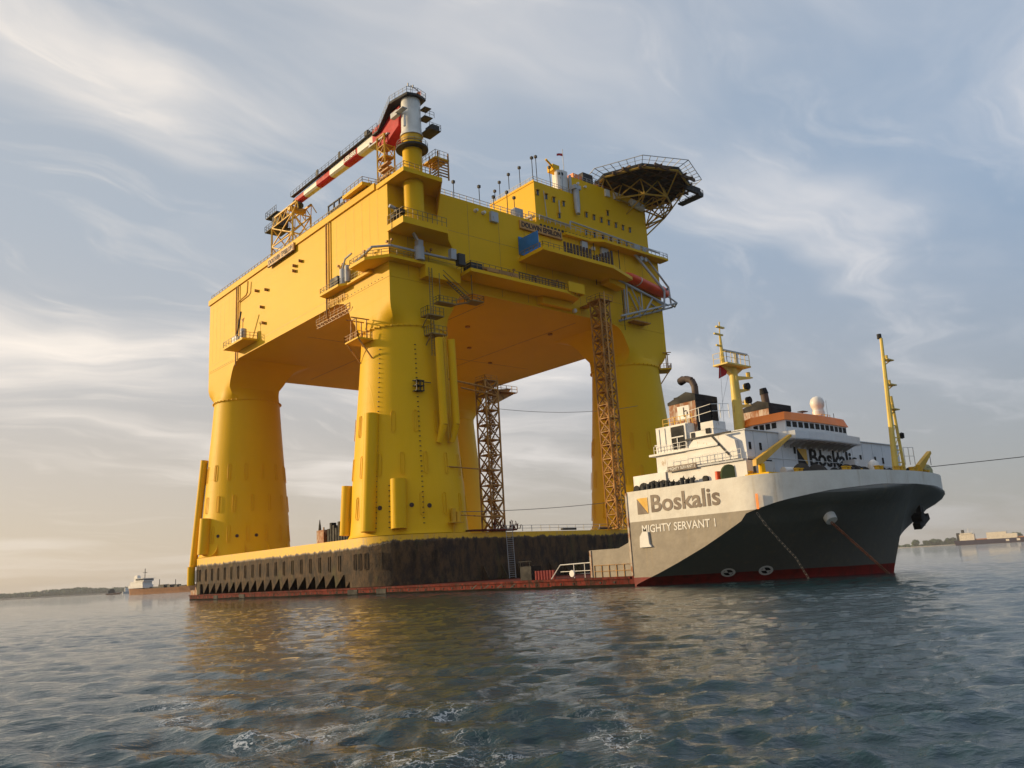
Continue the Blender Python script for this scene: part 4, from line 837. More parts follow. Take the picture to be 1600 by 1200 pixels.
part(MB().box(-127.2, -123.0, 135.2, 139.4, 61.6, 61.8).rail([(-127.2, 135.2, 61.8), (-123, 135.2, 61.8), (-123, 139.4, 61.8)], 1.2, 1.2).box(-130.3, -126.9, 136, 138, 61.5, 61.75).cyl((-125.1, 137.2, 58.3), (-125.1, 137.2, 60.3), 1.1, n=12), 'head_platform', M_TR, t2)
part(MB().cyl((-123.0, 136.6, 10.3), (-123.0, 136.6, 63.5), .16, n=6), 'riser_pipe', M_LBL, t2)
# tower foot on tall ladder to the deck
ld = thing('pontoon_ladder', 'thin caged ladder hanging down the dark side of the pontoon to the red deck', 'ladder', (-125, 106.5, 1.3))
g = MB()
for y in (105.6, 107.2): g.bar((-125.0, y, 1.3), (-125.3, y, 11.4), .06)
for k in range(24): z = 1.6 + k * .4; g.bar((-125.05, 105.6, z), (-125.05, 107.2, z), .035); g.bar((-124.3, 106.4, z), (-125.05, 107.2, z), .025)
part(g, 'ladder_frame', M_GREY, ld)
cl = thing('tower_foot_clutter', 'rusty red landing and odd steelwork at the foot of the near stair tower', 'landing', (-127, 104, 10.3))
part(MB().box(-127.4, -125.2, 97.4, 108.4, 10.32, 10.62), 'landing_plate', M_DR, cl); random.seed(5); g = MB()
for i in range(26):
    y = 103.5 + random.random() * 6; x = -127 + random.random() * 1.6; h = .4 + random.random() * 1.5; g.bar((x, y, 10.6), (x + random.uniform(-.5, .5), y + random.uniform(-.6, .6), 10.6 + h), .08)
part(g, 'loose_steel', M_DR, cl)
# machinery casing behind the pontoon at the ship's stern
cz = thing('deck_machinery_rack', 'dark slatted machinery rack with a small beacon on the pontoon between the two left legs', 'machinery rack', (-213, 117, 10.1))
part(MB().box(-221, -216.4, 115.6, 117.4, 10.12, 16.9).box(-216.6, -216.3, 115.3, 115.6, 10.12, 17.6), 'rack_end', M_RUST, cz)
g = MB()
for i in range(8): g.box(-215.6 + i * 1.5, -214.6 + i * 1.5, 116.0, 117.6, 10.12, 17.0 + .8 * ((i * 5) % 3))
g.box(-215.8, -203.5, 117.8, 119.4, 10.12, 16.6); part(g, 'slatted_rack', M_BLK, cz)
part(MB().cyl((-219.8, 116, 16.9), (-219.8, 116, 18.6), .45, .3, n=8).cyl((-219.8, 116, 18.6), (-219.8, 116, 19.9), .26, .1, n=8), 'beacon', M_DK, cz)
part(MB().box(-216, -214.2, 113.5, 114.6, 10.12, 12.4), 'yellow_guard', M_YR, cz)
# ropes
def rope(label, a, b, sag, r=.05):
    a, b = Vector(a), Vector(b); pts = [a.lerp(b, i / 24) - Vector((0, 0, sag * 4 * (i / 24) * (1 - i / 24))) for i in range(25)]
    tag(part(MB().path(pts, r, 5), 'mooring_rope', M_ROPE), label, 'rope', 'mooring ropes')
rope('upper thin rope stretched from the near stair tower to the far right leg', (-129.4, 107.4, 35.2), (-130.0, 153, 39.6), 1.2, .05)
rope('lower thin rope stretched from the near leg to the far right leg', (-126.6, 96, 14.0), (-130.6, 150, 17.4), .6, .06)

# ------------------------------------------------------------------ heavy-lift ship
sh = thing('heavy_lift_ship', 'heavy-lift ship with low red deck and high white bow, carrying the yellow platform', 'ship', (-130, 105, 0))
DK = 10.6
g = MB().box(-221, -71, 80.0, 130.0, -1.5, 1.25)
dhull = part(g, 'main_deck_hull', M_DR, sh)
g = MB().box(-221.3, -71.5, 79.82, 79.99, .95, 1.24)
part(g, 'deck_edge_strake', M_DR, sh)
wb = MB()
for i in range(30): x = -221 + i * 5; wb.box(x, x + 5.01, 79.96 + .01 * (i % 2), 79.995, -.4, .22 + .16 * random.random())
part(wb, 'shadow_band', mat('waterline_shade', (.012, .010, .007), .9, spec=.08), sh)  # black strip painted for the dark shadow line along the water
g = MB()
for i in range(60): x = -219 + i * 2.45; (random.random() < .75) and g.box(x, x + .28, 79.93, 79.998, .45, .7)
for x, w in ((-205, 2.5), (-190, 3), (-141, 3.6), (-131, 3.2)): g.box(x, x + w, 79.9, 79.998, .12, .95)
part(g, 'recess_shade_patch', M_BLK, sh)  # black boxes laid on the flat side imitate the shade in recesses
for i, x in enumerate((-104, -101, -98, -95)): part(MB().extr([(x, 79.97, .2), (x + .3, 79.97, .2), (x + 1.8, 79.97, .95), (x + 1.5, 79.97, .95)], (0, .02, 0)), 'painted_stripe', M_DK, sh)
part(MB().box(-221, -216, 80.2, 83, 1.26, 2.4).box(-219, -216, 80.6, 83, 2.4, 3.4), 'stern_winch', M_RUST, sh)
A_EL = 10.0; CY = 100.0
def deckpt(ph): return (-54 + A_EL * sin(ph), CY - 20 * cos(ph))
top = [(-71, 80, .05), (-70, 80, .45), (-67, 80, 1.45), (-64, 80, 2.55), (-62, 80, 3.35), (-60, 80, 4.15), (-57.6, 80, 5.25), (-55.4, 80, 6.3), (-54.7, 80, 6.65)]
NP = 26
zk = lambda d: float(np.interp(d, [0, 22, 45, 68, 90], [7.4, 8.5, 9.35, 9.9, 10.0]))
for i in range(NP + 1): ph = PI / 2 * i / NP; x, y = deckpt(ph); top.append((x, y, zk(math.degrees(ph))))
nt = len(top)
def knuckle(z):
    """point of the knuckle line at height z, starboard side"""
    if z <= top[0][2]: return top[0][0], 80.0
    for a, b in zip(top, top[1:]):
        if a[2] <= z <= b[2]: t = (z - a[2]) / max(1e-6, b[2] - a[2]); return a[0] + (b[0] - a[0]) * t, a[1] + (b[1] - a[1]) * t
    return top[-1][0], CY
def stem(z): return -48.2 + 3.4 * max(0, z) / 10 + .8 * (max(0, z) / 10) ** 5
ZL = [-.8, -.2, .5, 1.15, 2, 3, 4, 5, 6, 6.7, 7.4, 8, 8.6, 9.1, 9.4, 9.65, 9.85, 9.95, 10.0]; NU = 26
def hull_rows(sg):
    rows = []
    for z in ZL:
        kx, ky = knuckle(z); ex, ey = stem(z), CY; dx, dy = ex - kx, ey - ky; L = math.hypot(dx, dy) + 1e-9; bl_ = .035 + .125 * max(0, z / 10) ** 2.5 * min(1, L / 22.4); row = []
        for i in range(NU + 1):
            u = i / NU; b_ = bl_ * L * sin(PI * u); x, y = kx + dx * u + b_ * dy / L, ky + dy * u - b_ * dx / L
            row.append((x, CY - sg * (CY - y), z))
        rows.append(row)
    return rows
g = MB()
for sg in (1, -1): g.loft(hull_rows(sg), close=False)
nfl = len(g.v)
for sg in (1, -1):
    r0 = [(x, CY - sg * (CY - y), z) for x, y, z in top]; r1 = [(x, CY - sg * (CY - y), 11.5) for x, y, z in top]; r2 = [(x - (.0 if x < -60 else .25) , y + sg * .3, 11.5) for x, y, z in r1]; r3 = [(x, y, DK) for x, y, z in r2]
    g.loft([r0, r1, r2, r3], close=False)
g.box(-71.0, -70.7, 80.001, 119.99, -1, 11.49)
hullp = part(g, 'bow_hull', M_HULL, sh, smooth=True, angle=28)
at_ = hullp.data.attributes.new('flare', 'FLOAT', 'POINT'); at_.data.foreach_set('value', [1.0] * nfl + [0.0] * (len(g.v) - nfl))
fd = [(x, y) for x, y, z in top if x > -54.5]; part(MB().prism([(-70.6, 80.2)] + [(x - .1, y + .25) for x, y in fd] + [(x - .1, 2 * CY - y - .25) for x, y in fd[::-1]] + [(-70.6, 119.8)], DK - .4, DK), 'foredeck', M_DR, sh)
part(MB().prism([(-78.2, 80.02), (-71.02, 80.02), (-71.02, 87), (-78.2, 87)], 1.26, 4.72).extr([(-73.2, 80.03, 4.72), (-71.02, 80.03, 4.72), (-71.02, 80.03, 6.1), (-71.5, 80.03, 5.3)], (0, 6, 0)), 'deck_shoulder', M_HULL, sh)
part(MB().box(-71.3, -71.03, 79.9, 80.4, 1.3, 11.4), 'corner_post', M_RUST, sh); part(MB().box(-78.3, -78.0, 79.9, 80.3, 1.3, 4.7), 'corner_post', M_RUST, sh)
part(MB().extr([(-69.4, 79.99, 4.6), (-67.6, 79.99, 4.6), (-67.9, 79.99, 5.0), (-68.0, 79.99, 6.4), (-68.8, 79.99, 6.5), (-69.3, 79.99, 5.9)], (0, -.25, 0)), 'fairlead_box', M_WH, sh)
# hull writing
g = MB(); lettering(g, 'Boskalis', (-67.25, 79.97, 8.65), (1, 0, 0), (0, 0, 1), 10.1, 2.12, .022, .03); part(g, 'hull_lettering', M_BRN, sh)
part(MB().extr([(-69.45, 79.97, 10.55), (-67.75, 79.97, 10.55), (-67.75, 79.97, 8.6)], (0, -.02, 0)), 'logo_triangle', M_LOY, sh)
part(MB().extr([(-69.45, 79.97, 10.5), (-67.8, 79.97, 8.6), (-69.45, 79.97, 8.6)], (0, -.02, 0)), 'logo_triangle', M_BRN, sh)
g = MB(); lettering(g, 'MIGHTY SERVANT 1', (-69.0, 79.97, 6.3), (1, 0, 0), (0, 0, 1), 10.9, .95, .012, .03); part(g, 'name_lettering', M_WH, sh)
# bow thruster marks: ring with two dark blades
R1 = hull_rows(1)
def surf_frame(x, z):
    best = min(((R1[j][i][0] - x) ** 2 + (R1[j][i][2] - z) ** 2, j, i) for j in range(1, len(ZL) - 1) for i in range(1, NU)); _, j, i = best
    p = Vector(R1[j][i]); a = (Vector(R1[j][i + 1]) - Vector(R1[j][i - 1])).normalized(); b = (Vector(R1[j + 1][i]) - Vector(R1[j - 1][i])).normalized()
    n_ = a.cross(b).normalized(); n_ = -n_ if n_.y > 0 else n_; return p, a, n_.cross(a) if (n_.cross(a)).z > 0 else -n_.cross(a), n_
for X_ in (-61.4, -57.9):
    p, a, b, n_ = surf_frame(X_, 1.15); p = p + n_ * .10; t = MB()
    for r0_, r1_, d in ((.55, .85, 0),):
        for i in range(24):
            q0, q1 = 2 * PI * i / 24, 2 * PI * (i + 1) / 24
            t.add([p + a * (r * cos(q)) + b * (r * sin(q)) + n_ * d for r, q in ((r0_, q0), (r1_, q0), (r1_, q1), (r0_, q1))], [(0, 1, 2, 3)])
    for q in (2.6, -.55):
        t.add([p + n_ * .02, p + a * (.6 * cos(q - .6)) + b * (.6 * sin(q - .6)), p + a * (.6 * cos(q + .6)) + b * (.6 * sin(q + .6))], [(0, 1, 2)])
    part(t, 'thruster_mark', M_WH, sh)
    p2 = p - n_ * .02; part(MB().add([p2 + a * (.6 * cos(2 * PI * i / 20)) + b * (.6 * sin(2 * PI * i / 20)) for i in range(20)], [tuple(range(20))]), 'thruster_disc', M_BLK, sh)
# hawse pipe, chains, anchor
hp, a, b, n_ = surf_frame(-48.9, 6.9)
part(MB().cyl(hp - n_ * .6, hp + n_ * .65 - b * .1, .74, .66, n=16), 'hawse_pipe', M_WH, sh, smooth=True)
def chain(pts, r=.085, step=.42):
    g = MB(); k = 0
    for p, q in zip(pts, pts[1:]):
        p, q = Vector(p), Vector(q); L = (q - p).length; n = max(1, int(L / step)); d = (q - p).normalized(); u = d.cross(Vector((0, 0, 1))).normalized(); w = d.cross(u)
        for i in range(n):
            c = p.lerp(q, (i + .5) / n); o = u if k % 2 else w; k += 1
            e = [c - d * .26 - o * .12, c + d * .26 - o * .12, c + d * .26 + o * .12, c - d * .26 + o * .12]
            for m in range(4): g.bar(e[m], e[(m + 1) % 4], r)
    return g
part(chain([hp + n_ * .7 - b * .3, (-47.0, 96.8, -.3)], .055), 'anchor_chain', M_CHAIN, sh)
c0 = Vector((-52.6, 79.95, 7.4)); part(chain([c0, (-52.3, 81.0, 6.0), (-52.0, 82.8, 4.3), (-51.8, 85.2, 2.4), (-51.8, 87.6, -.3)], .02, .5), 'side_rope_ladder', M_ROPE, sh)
part(MB().extr([(-52.5, 79.96, 7.75), (-52.2, 79.96, 7.75), (-52.2, 79.96, 9.4), (-52.5, 79.96, 9.4)], (0, -.04, 0)), 'draught_strip', M_ORG, sh)
an = MB(); ac = Vector((-46.0, 104.4, 5.9)); an.box(ac.x - .3, ac.x + .3, ac.y - .3, ac.y + .3, 5.2, 8.2)
an.extr([(ac.x - .45, ac.y - 1.2, 4.8), (ac.x - .45, ac.y + 1.5, 6.0), (ac.x - .45, ac.y + 1.25, 6.7), (ac.x - .45, ac.y - 1.45, 5.5)], (.9, 0, 0)).cyl((ac.x - .7, ac.y - .3, 6.2), (ac.x + .5, ac.y - .3, 6.2), .65, n=10)
part(an, 'anchor', M_BLK, sh)

# superstructure
main = part(MB().box(-67.2, -54.2, 81.9, 119.4, DK, 16.9), 'superstructure', M_SUP, sh)
part(MB().box(-67.3, -54.0, 81.75, 119.6, 16.9, 17.0).box(-54.2, -54.12, 82, 119.3, 13.8, 13.87), 'deck_edge', M_SUP, main)
for k in range(13):
    y = 83.5 + k * 2.8; part(MB().box(-54.2, -54.18, y, y + .04, 11, 16.8), 'plate_seam', M_GREY, main)
part(MB().box(-64, -56.6, 107, 118.8, 17.0, 17.4), 'aft_house', M_SUP, main)
hsA = part(MB().box(-67.0, -57.9, 81.5, 86, 13.3, 15.75).box(-66.7, -61.9, 81.52, 88, 15.76, 19.0), 'starboard_house', M_WH, sh)
part(MB().box(-67.8, -57.5, 81.1, 86, 15.55, 15.8), 'house_ledge', M_WH, sh)
part(MB().box(-64.3, -62.4, 81.42, 81.5, 16.0, 18.75), 'opening', M_BLK, hsA); part(MB().box(-64.3, -62.4, 81.3, 81.4, 17.35, 17.5).box(-63.4, -63.3, 81.3, 81.4, 16, 17.4).box(-62.1, -61.95, 81.3, 81.5, 15.9, 18.9), 'opening_frame', M_WH, hsA)
part(MB().box(-66.2, -66.14, 81.45, 81.5, 16, 18.8).box(-65.3, -65.24, 81.45, 81.5, 16, 18.8), 'door_seam', M_GREY, hsA)
part(MB().box(-61.9, -58.2, 81.6, 84.5, 15.8, 17.7).box(-59.9, -58.1, 81.55, 84, 17.7, 18.6), 'bridge_wing_house', M_WH, sh)
part(MB().box(-59.2, -58.6, 81.45, 81.6, 17.2, 17.8).box(-61.4, -60.9, 81.5, 81.7, 16, 17.6), 'wing_opening', M_BLK, sh)
part(MB().rail([(-61.8, 81.6, 18.6), (-58.2, 81.6, 18.9), (-58.1, 85, 19.2)], 1.7, 1.8, .05), 'awning_frame', M_WH, sh)
wing = [(-62.2, 81.35, 13.75), (-62.2, 81.35, 15.7), (-60.6, 81.35, 17.05), (-56.6, 81.35, 16.7), (-55.3, 81.35, 15.9), (-55.0, 81.35, 13.75)]
part(MB().extr(wing, (0, 2.8, 0)), 'wing_bulwark', M_WH, sh)
part(MB().box(-62.2, -55.6, 81.2, 81.34, 16.75, 16.95).extr([(-58.4, 81.3, 16.7), (-58.1, 81.3, 16.7), (-55.9, 81.3, 14.1), (-56.2, 81.3, 14.1)], (0, -.03, 0)), 'rail_and_painted_shadow', M_DK, sh)  # rail, plus a flat dark diagonal strip painted as a stair's cast shadow
low = part(MB().box(-70.6, -65.4, 81.0, 86, DK, 13.45).box(-65.3, -54.0, 81.2, 87, DK, 13.4), 'forecastle_house', M_WH, sh)
part(MB().box(-65.2, -54.2, 80.95, 86.8, 13.41, 13.6), 'house_roof', M_GREY, sh)
g = MB()
for x, w in ((-70.2, .55), (-69.0, .8), (-67.4, .9), (-65.9, .8), (-60.2, .45)):
    pts = [(x - w, 80.98, DK + .1)] + [(x + w * cos(q), 80.98, 11.8 + w * .9 * sin(q)) for q in (PI, 2.6, 2.1, 1.57, 1.0, .5, 0)] + [(x + w, 80.98, DK + .1)]
    if x < -60.5: g.extr(pts, (0, .03, 0))
part(g, 'arched_port_shade', M_BLK, low)  # flat black sheets paint the shade inside arches that are not cut out
random.seed(9)
bd = MB().box(-64.9, -60.6, 80.85, 80.95, 13.3, 13.95); bo = part(bd, 'name_plank', M_BRN, sh); g = MB(); lettering(g, 'MIGHTY SERVANT 1', (-64.7, 80.83, 13.45), (1, 0, 0), (0, 0, 1), 3.9, .36, .01, .02); part(g, 'name_plank_lettering', M_WH, bo)
g = MB().rail([(-65, 81.0, 13.6), (-54.4, 81.0, 13.6)], 1.1, 1.1, .04).rail([(-67.0, 81.2, 15.8), (-62, 81.2, 15.8)], .9, 1.0, .04); part(g, 'railing', M_WH, sh)
g = MB().lathe((0, 0), [(.01, 0), (1.3, 0), (1.3, .2), (.01, .2)], 16); vs = [(-56.2 + v[0] * .5 + v[2] * .9, 80.7 + v[2] * .4 + v[0] * .5, 11.9 + v[1] * .95) for v in g.v]; g.v = vs; part(g, 'side_light_screen', mat('green_paint', (.10, .12, .03), .5), sh)
# port holes
p0 = None
for y, z in ((82.6, 15.1), (84.7, 15.1), (91.9, 15.0), (95.5, 14.9), (97.8, 14.9), (102.1, 14.8), (108, 14.7), (112, 14.65), (114.2, 14.6), (86.4, 12.1), (88.8, 12.1)):
    if p0 is None: p0 = part(MB().box(-54.195, -54.13, y - .2, y + .2, z - .42, z + .42), 'port_window', M_BLK, main)
    else: copy_part(p0, (WL[p0.name].x, y, z), main)
g = MB(); lettering(g, 'Boskalis', (-54.15, 95.1, 13.25), (0, 1, 0), (0, 0, 1), 11.8, 2.15, .022, .03); part(g, 'front_lettering', M_BLK, main)
part(MB().extr([(-54.13, 92.4, 15.25), (-54.13, 94.5, 15.25), (-54.13, 94.5, 13.3)], (-.03, 0, 0)), 'logo_triangle', M_LOY, main); part(MB().extr([(-54.13, 92.4, 15.2), (-54.13, 94.45, 13.3), (-54.13, 92.4, 13.3)], (-.03, 0, 0)), 'logo_triangle', M_BLK, main)
# wheelhouse
whp = [(-58.6, 90.0), (-53.8, 90.0), (-53.55, 93.6), (-53.4, 97.2), (-53.5, 100.8), (-53.75, 104.4), (-60.4, 104.6), (-60.4, 91.0)]
wh = part(MB().prism(whp, 17.0, 18.55), 'wheelhouse', M_SUP, sh)
def grow(p, k, c=(-56.8, 96.9)): return [(c[0] + (x - c[0]) * k, c[1] + (y - c[1]) * k) for x, y in p]
g = MB(); ra, rb_ = grow(whp, 1.05), grow(whp, .97); g.loft([[(x, y, 18.56) for x, y in ra], [(x, y, 19.6) for x, y in rb_]]); g.add([(x, y, 19.6) for x, y in rb_], [tuple(range(8))]); g.add([(x, y, 18.56) for x, y in ra], [tuple(range(7, -1, -1))]); part(g, 'wheelhouse_roof', M_ORG, wh)
wp = [Vector((x, y, 0)) for x, y in whp[1:6]]
for a_, b_ in zip(wp, wp[1:]):
    for i in range(3):
        p, q = a_.lerp(b_, (i + .14) / 3), a_.lerp(b_, (i + .86) / 3); d = Vector(((q - p).y, -(q - p).x, 0)).normalized() * .03
        part(MB().extr([p + d + Vector((0, 0, 17.75)), q + d + Vector((0, 0, 17.75)), q + d + Vector((0, 0, 18.42)), p + d + Vector((0, 0, 18.42))], -d * .9), 'window', M_BLK, wh)
for i in range(4): part(MB().box(-58.2 + i * .85, -57.6 + i * .85, 89.93, 89.995, 17.75, 18.42), 'window', M_BLK, wh)
bal = [(-54.19, 88.6), (-52.2, 89.2), (-51.9, 93), (-51.75, 96.8), (-51.9, 100.8), (-52.2, 104.6), (-54.19, 105.2)]
g = MB(); g.prism(bal, 15.95, 16.1); g.loft([[(x, y, 15.95) for x, y in bal], [(x, y, 17.0) for x, y in bal]], close=False); bp_ = part(g, 'bridge_balcony', M_SUP, sh)
g = MB()
for i in range(12): y = 89.8 + i * 1.25; g.extr([(-54.19, y, 15.94), (-52.3, y, 15.94), (-54.19, y, 15.2)], (0, .1, 0))
part(g, 'balcony_bracket', M_GREY, sh)
# radome, small aerials
part(MB().lathe((-56.0, 102.0), [(.01, 19.1), (.45, 19.15), (.5, 19.5), (.8, 19.9), (.8, 20.9), (.72, 20.95), (.72, 21.3), (.85, 21.5), (.93, 22.0), (.8, 22.5), (.5, 22.8), (.01, 22.95)], 20, cap=False), 'radome', M_WH, sh, smooth=True)
part(MB().rail([(-57, 101, 19.2), (-55, 101, 19.2), (-55, 103, 19.2)], 1.1, .6, .04), 'radome_cage', M_YR, sh)
part(MB().cyl((-56, 98, 19), (-56, 98, 20.6), .05, n=5).box(-56.4, -55.6, 97.5, 98.7, 20.5, 20.6).cyl((-55, 104, 19), (-55, 104, 20.6), .04, n=5).cyl((-55.5, 103.4, 19), (-55.5, 103.4, 22.4), .02, n=4).cyl((-56.5, 96.4, 19), (-56.5, 96.4, 19.8), .25, n=6), 'aerial', M_DK, sh)
# funnels
def funnel(x0, x1, y0, y1, z0, z1, lab):
    f_ = part(MB().box(x0, x1, y0, y1, z0, z1), 'funnel', M_RUST, sh, label=lab)
    part(MB().box(x1 + .002, x1 + .06, y0 + .02, y1, z0, z1), 'funnel_front', M_BLK, f_)
    g = MB(); m = (x0 + x1) / 2; g.extr([(x0 - .1, y0 - .06, z1), (x1 + .12, y0 - .06, z1), (x1 + .12, y0 - .06, z1 + .75), (m + .8, y0 - .06, z1 + 1.25), (x0 - .1, y0 - .06, z1 + .35)], (0, y1 - y0 + .1, 0)); part(g, 'funnel_cap', M_BLK, f_); return f_
f1 = funnel(-65.5, -61.4, 83.0, 87.4, 17.01, 21.8, 'rust-streaked funnel with black front and elbow exhaust, the one nearer the stern')
part(MB().path([(-62.4, 84.6, 22.3), (-62.4, 84.6, 23.9), (-62.7, 84.5, 24.7), (-63.4, 84.4, 25.0), (-64.3, 84.2, 24.9)], .42, 14), 'exhaust_pipe', mat('exhaust_brown', (.10, .065, .05), .7), f1, smooth=True)
part(MB().cyl((-64.5, 84.6, 24.88), (-63.9, 84.45, 25.0), .52, n=14), 'exhaust_tip', M_BLK, f1)
part(MB().box(-64.9, -64.0, 83.4, 84.2, 22.2, 22.75), 'funnel_vent', M_BLK, f1); g = MB(); lettering(g, 'b', (-63.3, 82.97, 20.0), (1, 0, 0), (0, 0, 1), .7, 1.2, 0, .02); part(MB().box(-64.2, -62.4, 82.98, 82.995, 19.6, 21.4), 'funnel_panel', M_WH, f1); part(g, 'funnel_emblem', M_DK, f1)
part(MB().rail([(-66, 82.2, 18.95), (-61.5, 82.2, 18.95)], 1.1, .9, .05), 'railing', M_YR, sh)
f2 = funnel(-65.4, -60.8, 98.0, 103.4, 17.01, 21.9, 'brown-stained second funnel behind the orange-roofed wheelhouse')
part(MB().cyl((-62.0, 99.6, 22.2), (-62.1, 99.5, 24.2), .52, n=12).cyl((-64.4, 99, 22), (-64.4, 99, 22.8), .22, n=8), 'exhaust_pipe', MATS['exhaust_brown'], f2, smooth=True)
part(MB().cyl((-62.1, 99.5, 24.2), (-62.15, 99.4, 25.0), .6, .45, n=12), 'exhaust_tip', M_BLK, f2)
part(MB().path([(-63.8, 98.6, 21.8), (-63.8, 98.6, 23.2), (-64.1, 98.4, 23.6), (-64.8, 98.2, 23.5)], .2, 8), 'vent_pipe', M_GREY, f2)
# main mast
mx, my = -60.2, 90.0
mm = part(MB().cyl((mx, my, 16.9), (mx, my, 26.4), .75, .5, n=12), 'main_mast', M_MAST, sh, smooth=True)
for z, l in ((20.9, 2.1), (22.9, 2.2), (24.6, 3.2)): part(MB().extr([(mx, my - .3, z), (mx + .2, my + l, z + .6), (mx + .2, my + l, z + .75), (mx, my - .3, z + .6)], (.5, 0, 0)).cyl((mx + .3, my + l - .4, z + .7), (mx + .3, my + l - .4, z + 1.4), .28, n=8), 'mast_arm', M_MAST, mm)
for z in (22.2, 24.0): part(MB().cyl((mx + .4, my + 1.7, z), (mx + .9, my + 1.7, z), .45, n=12), 'mast_horn', M_BLK, mm)
part(MB().prism([(mx - 1, my - 2.8), (mx + 1.2, my - 2.8), (mx + 1.2, my + 2.3), (mx - 1, my + 2.3)], 26.4, 26.6).extr([(mx - .4, my - 2.6, 26.38), (mx - .4, my, 25.2), (mx - .4, my + 2, 26.38)], (.6, 0, 0)), 'radar_platform', M_MAST, mm)
part(MB().rail([(mx - .9, my - 2.7, 26.6), (mx + 1.1, my - 2.7, 26.6), (mx + 1.1, my + 2.2, 26.6)], 1.4, .9, .04), 'railing', M_MAST, mm)
part(MB().cyl((mx, my + .9, 26.6), (mx, my + .9, 28.4), .3, n=8).box(mx - .2, mx + .2, my - 1.9, my + 3.4, 28.4, 28.6), 'radar_scanner', M_GREY, mm)
part(MB().cyl((mx, my - 2.0, 26.6), (mx, my - 2.0, 30.6), .28, .12, n=6).box(mx - .1, mx + .1, my - 3.2, my - 1.4, 30.4, 30.6).box(mx - .15, mx + .15, my - 2.6, my - 1.0, 31.4, 31.6).cyl((mx, my - 2.0, 30.6), (mx, my - 1.8, 32.2), .08, n=5).box(mx - .1, mx + .1, my - 3, my - 2, 28.9, 29.1), 'pole_mast', M_MAST, mm)
part(MB().add([(mx, my - 2.9, 26.4), (mx, my - 3.3, 24.6), (mx, my - 1.6, 25.3), (mx, my - 1.0, 26.3)], [(0, 1, 2, 3)]), 'flag', M_RED, mm)
part(MB().cyl((mx, my - .8, 26), (mx - .4, my - 4.4, 17.9), .025, n=4).cyl((mx, my - 2.7, 26), (mx + .2, my - 3.6, 18), .025, n=4), 'stay_wire', M_GREY, mm)
# foremast
fx, fy = -47.6, 103.2
fmst = part(MB().cyl((fx, fy, DK), (fx, fy + 1.7, 29.2), .42, .2, n=8), 'foremast', M_MAST, sh, smooth=True)
g = MB(); g.cyl((fx, fy + 2.6, DK), (fx, fy + 1.9, 21.6), .18, n=6)
for k in range(7): z = 11.6 + k * 1.55; w = 2.5 - k * .33; g.bar((fx, fy + (z - DK) * .09, z), (fx, fy + (z - DK) * .09 + w, z), .09); g.bar((fx, fy + (z - DK) * .09, z), (fx, fy + (z + 1.5 - DK) * .09 + w - .33, z + 1.5), .05)
part(g, 'mast_lattice', M_MAST, fmst)
for z in (19.8, 23.0, 26.3): y = fy + (z - DK) * .091; part(MB().box(fx - .3, fx + .5, y, y + 1.9, z, z + .14).cyl((fx, y + .9, z + .1), (fx, y + .9, z + .7), .22, n=8).bar((fx, y, z - .7), (fx, y + 1.6, z), .08), 'lamp_bracket', M_MAST, fmst)
part(MB().cyl((fx - .2, fy + 1.7, 29.2), (fx - .2, fy + 1.7, 29.8), .3, n=8), 'mast_lamp', M_DK, fmst); part(MB().rail([(fx, fy + 3, 12.9), (fx + .5, fy + 4.6, 12.9)], 2.2, .8, .05), 'mast_cage', M_WH, fmst)
part(MB().lathe((fx, fy + 3.2), [(.01, 16.2), (.3, 16.3), (.32, 16.9), (.01, 17.05)], 10, cap=False), 'black_ball', M_BLK, fmst)
# ------------------------------------------------------------------ deck gear on the foredeck (things of their own)
dc = thing('deck_crane', 'yellow deck crane with raised jib on the starboard side of the foredeck', 'small crane', (-52.6, 82.0, DK))
part(MB().cyl((-52.6, 82.0, DK), (-52.6, 82.0, 12.8), .42, .36, n=12).box(-54.2, -51.2, 81, 83.2, 11.4, 11.7), 'post', M_Y, dc)
part(MB().extr([(-52.9, 80.7, 12.5), (-52.9, 80.8, 13.2), (-52.9, 88.6, 16.5), (-52.9, 88.7, 16.25), (-52.9, 82.2, 12.9)], (.5, 0, 0)), 'jib', M_LOY, dc); part(MB().cyl((-52.9, 81, 12.6), (-52.9, 81, 11.8), .15, n=6), 'hook', M_DK, dc)
dc2 = thing('bow_crane', 'small yellow-brown stores crane leaning over the bow winches', 'small crane', (-46.2, 107.4, DK))
part(MB().cyl((-46.2, 106.6, DK), (-46.2, 106.6, 12.4), .4, n=10), 'post', M_YR, dc2); part(MB().extr([(-46.4, 106.2, 12.0), (-46.4, 106.2, 12.7), (-46.4, 110.0, 14.6), (-46.4, 110.2, 14.3), (-46.4, 106.9, 12.0)], (.5, 0, 0)), 'jib', M_YR, dc2)
part(MB().cyl((-46.1, 110, 14.4), (-46.1, 110, 12.8), .04, n=4), 'wire', M_DK, dc2)
W0 = thing('mooring_winch', 'dark mooring winch behind the bow bulwark, third from the yellow deck crane', 'winch', (-49, 95, DK), 'mooring winches on the foredeck')
part(MB().cyl((-49, 93.9, 11.7), (-49, 95.3, 11.7), .72, n=14), 'drum', M_BLK, W0); part(MB().cyl((-49, 93.7, 11.7), (-49, 93.85, 11.7), 1.0, n=16).cyl((-49, 95.35, 11.7), (-49, 95.5, 11.7), 1.0, n=16), 'drum_flange', M_DK, W0); part(MB().box(-49.7, -48.3, 95.6, 96.4, DK, 12.2).box(-49.8, -48.2, 93.5, 96.5, DK, DK + .25), 'gearbox', M_YR, W0)
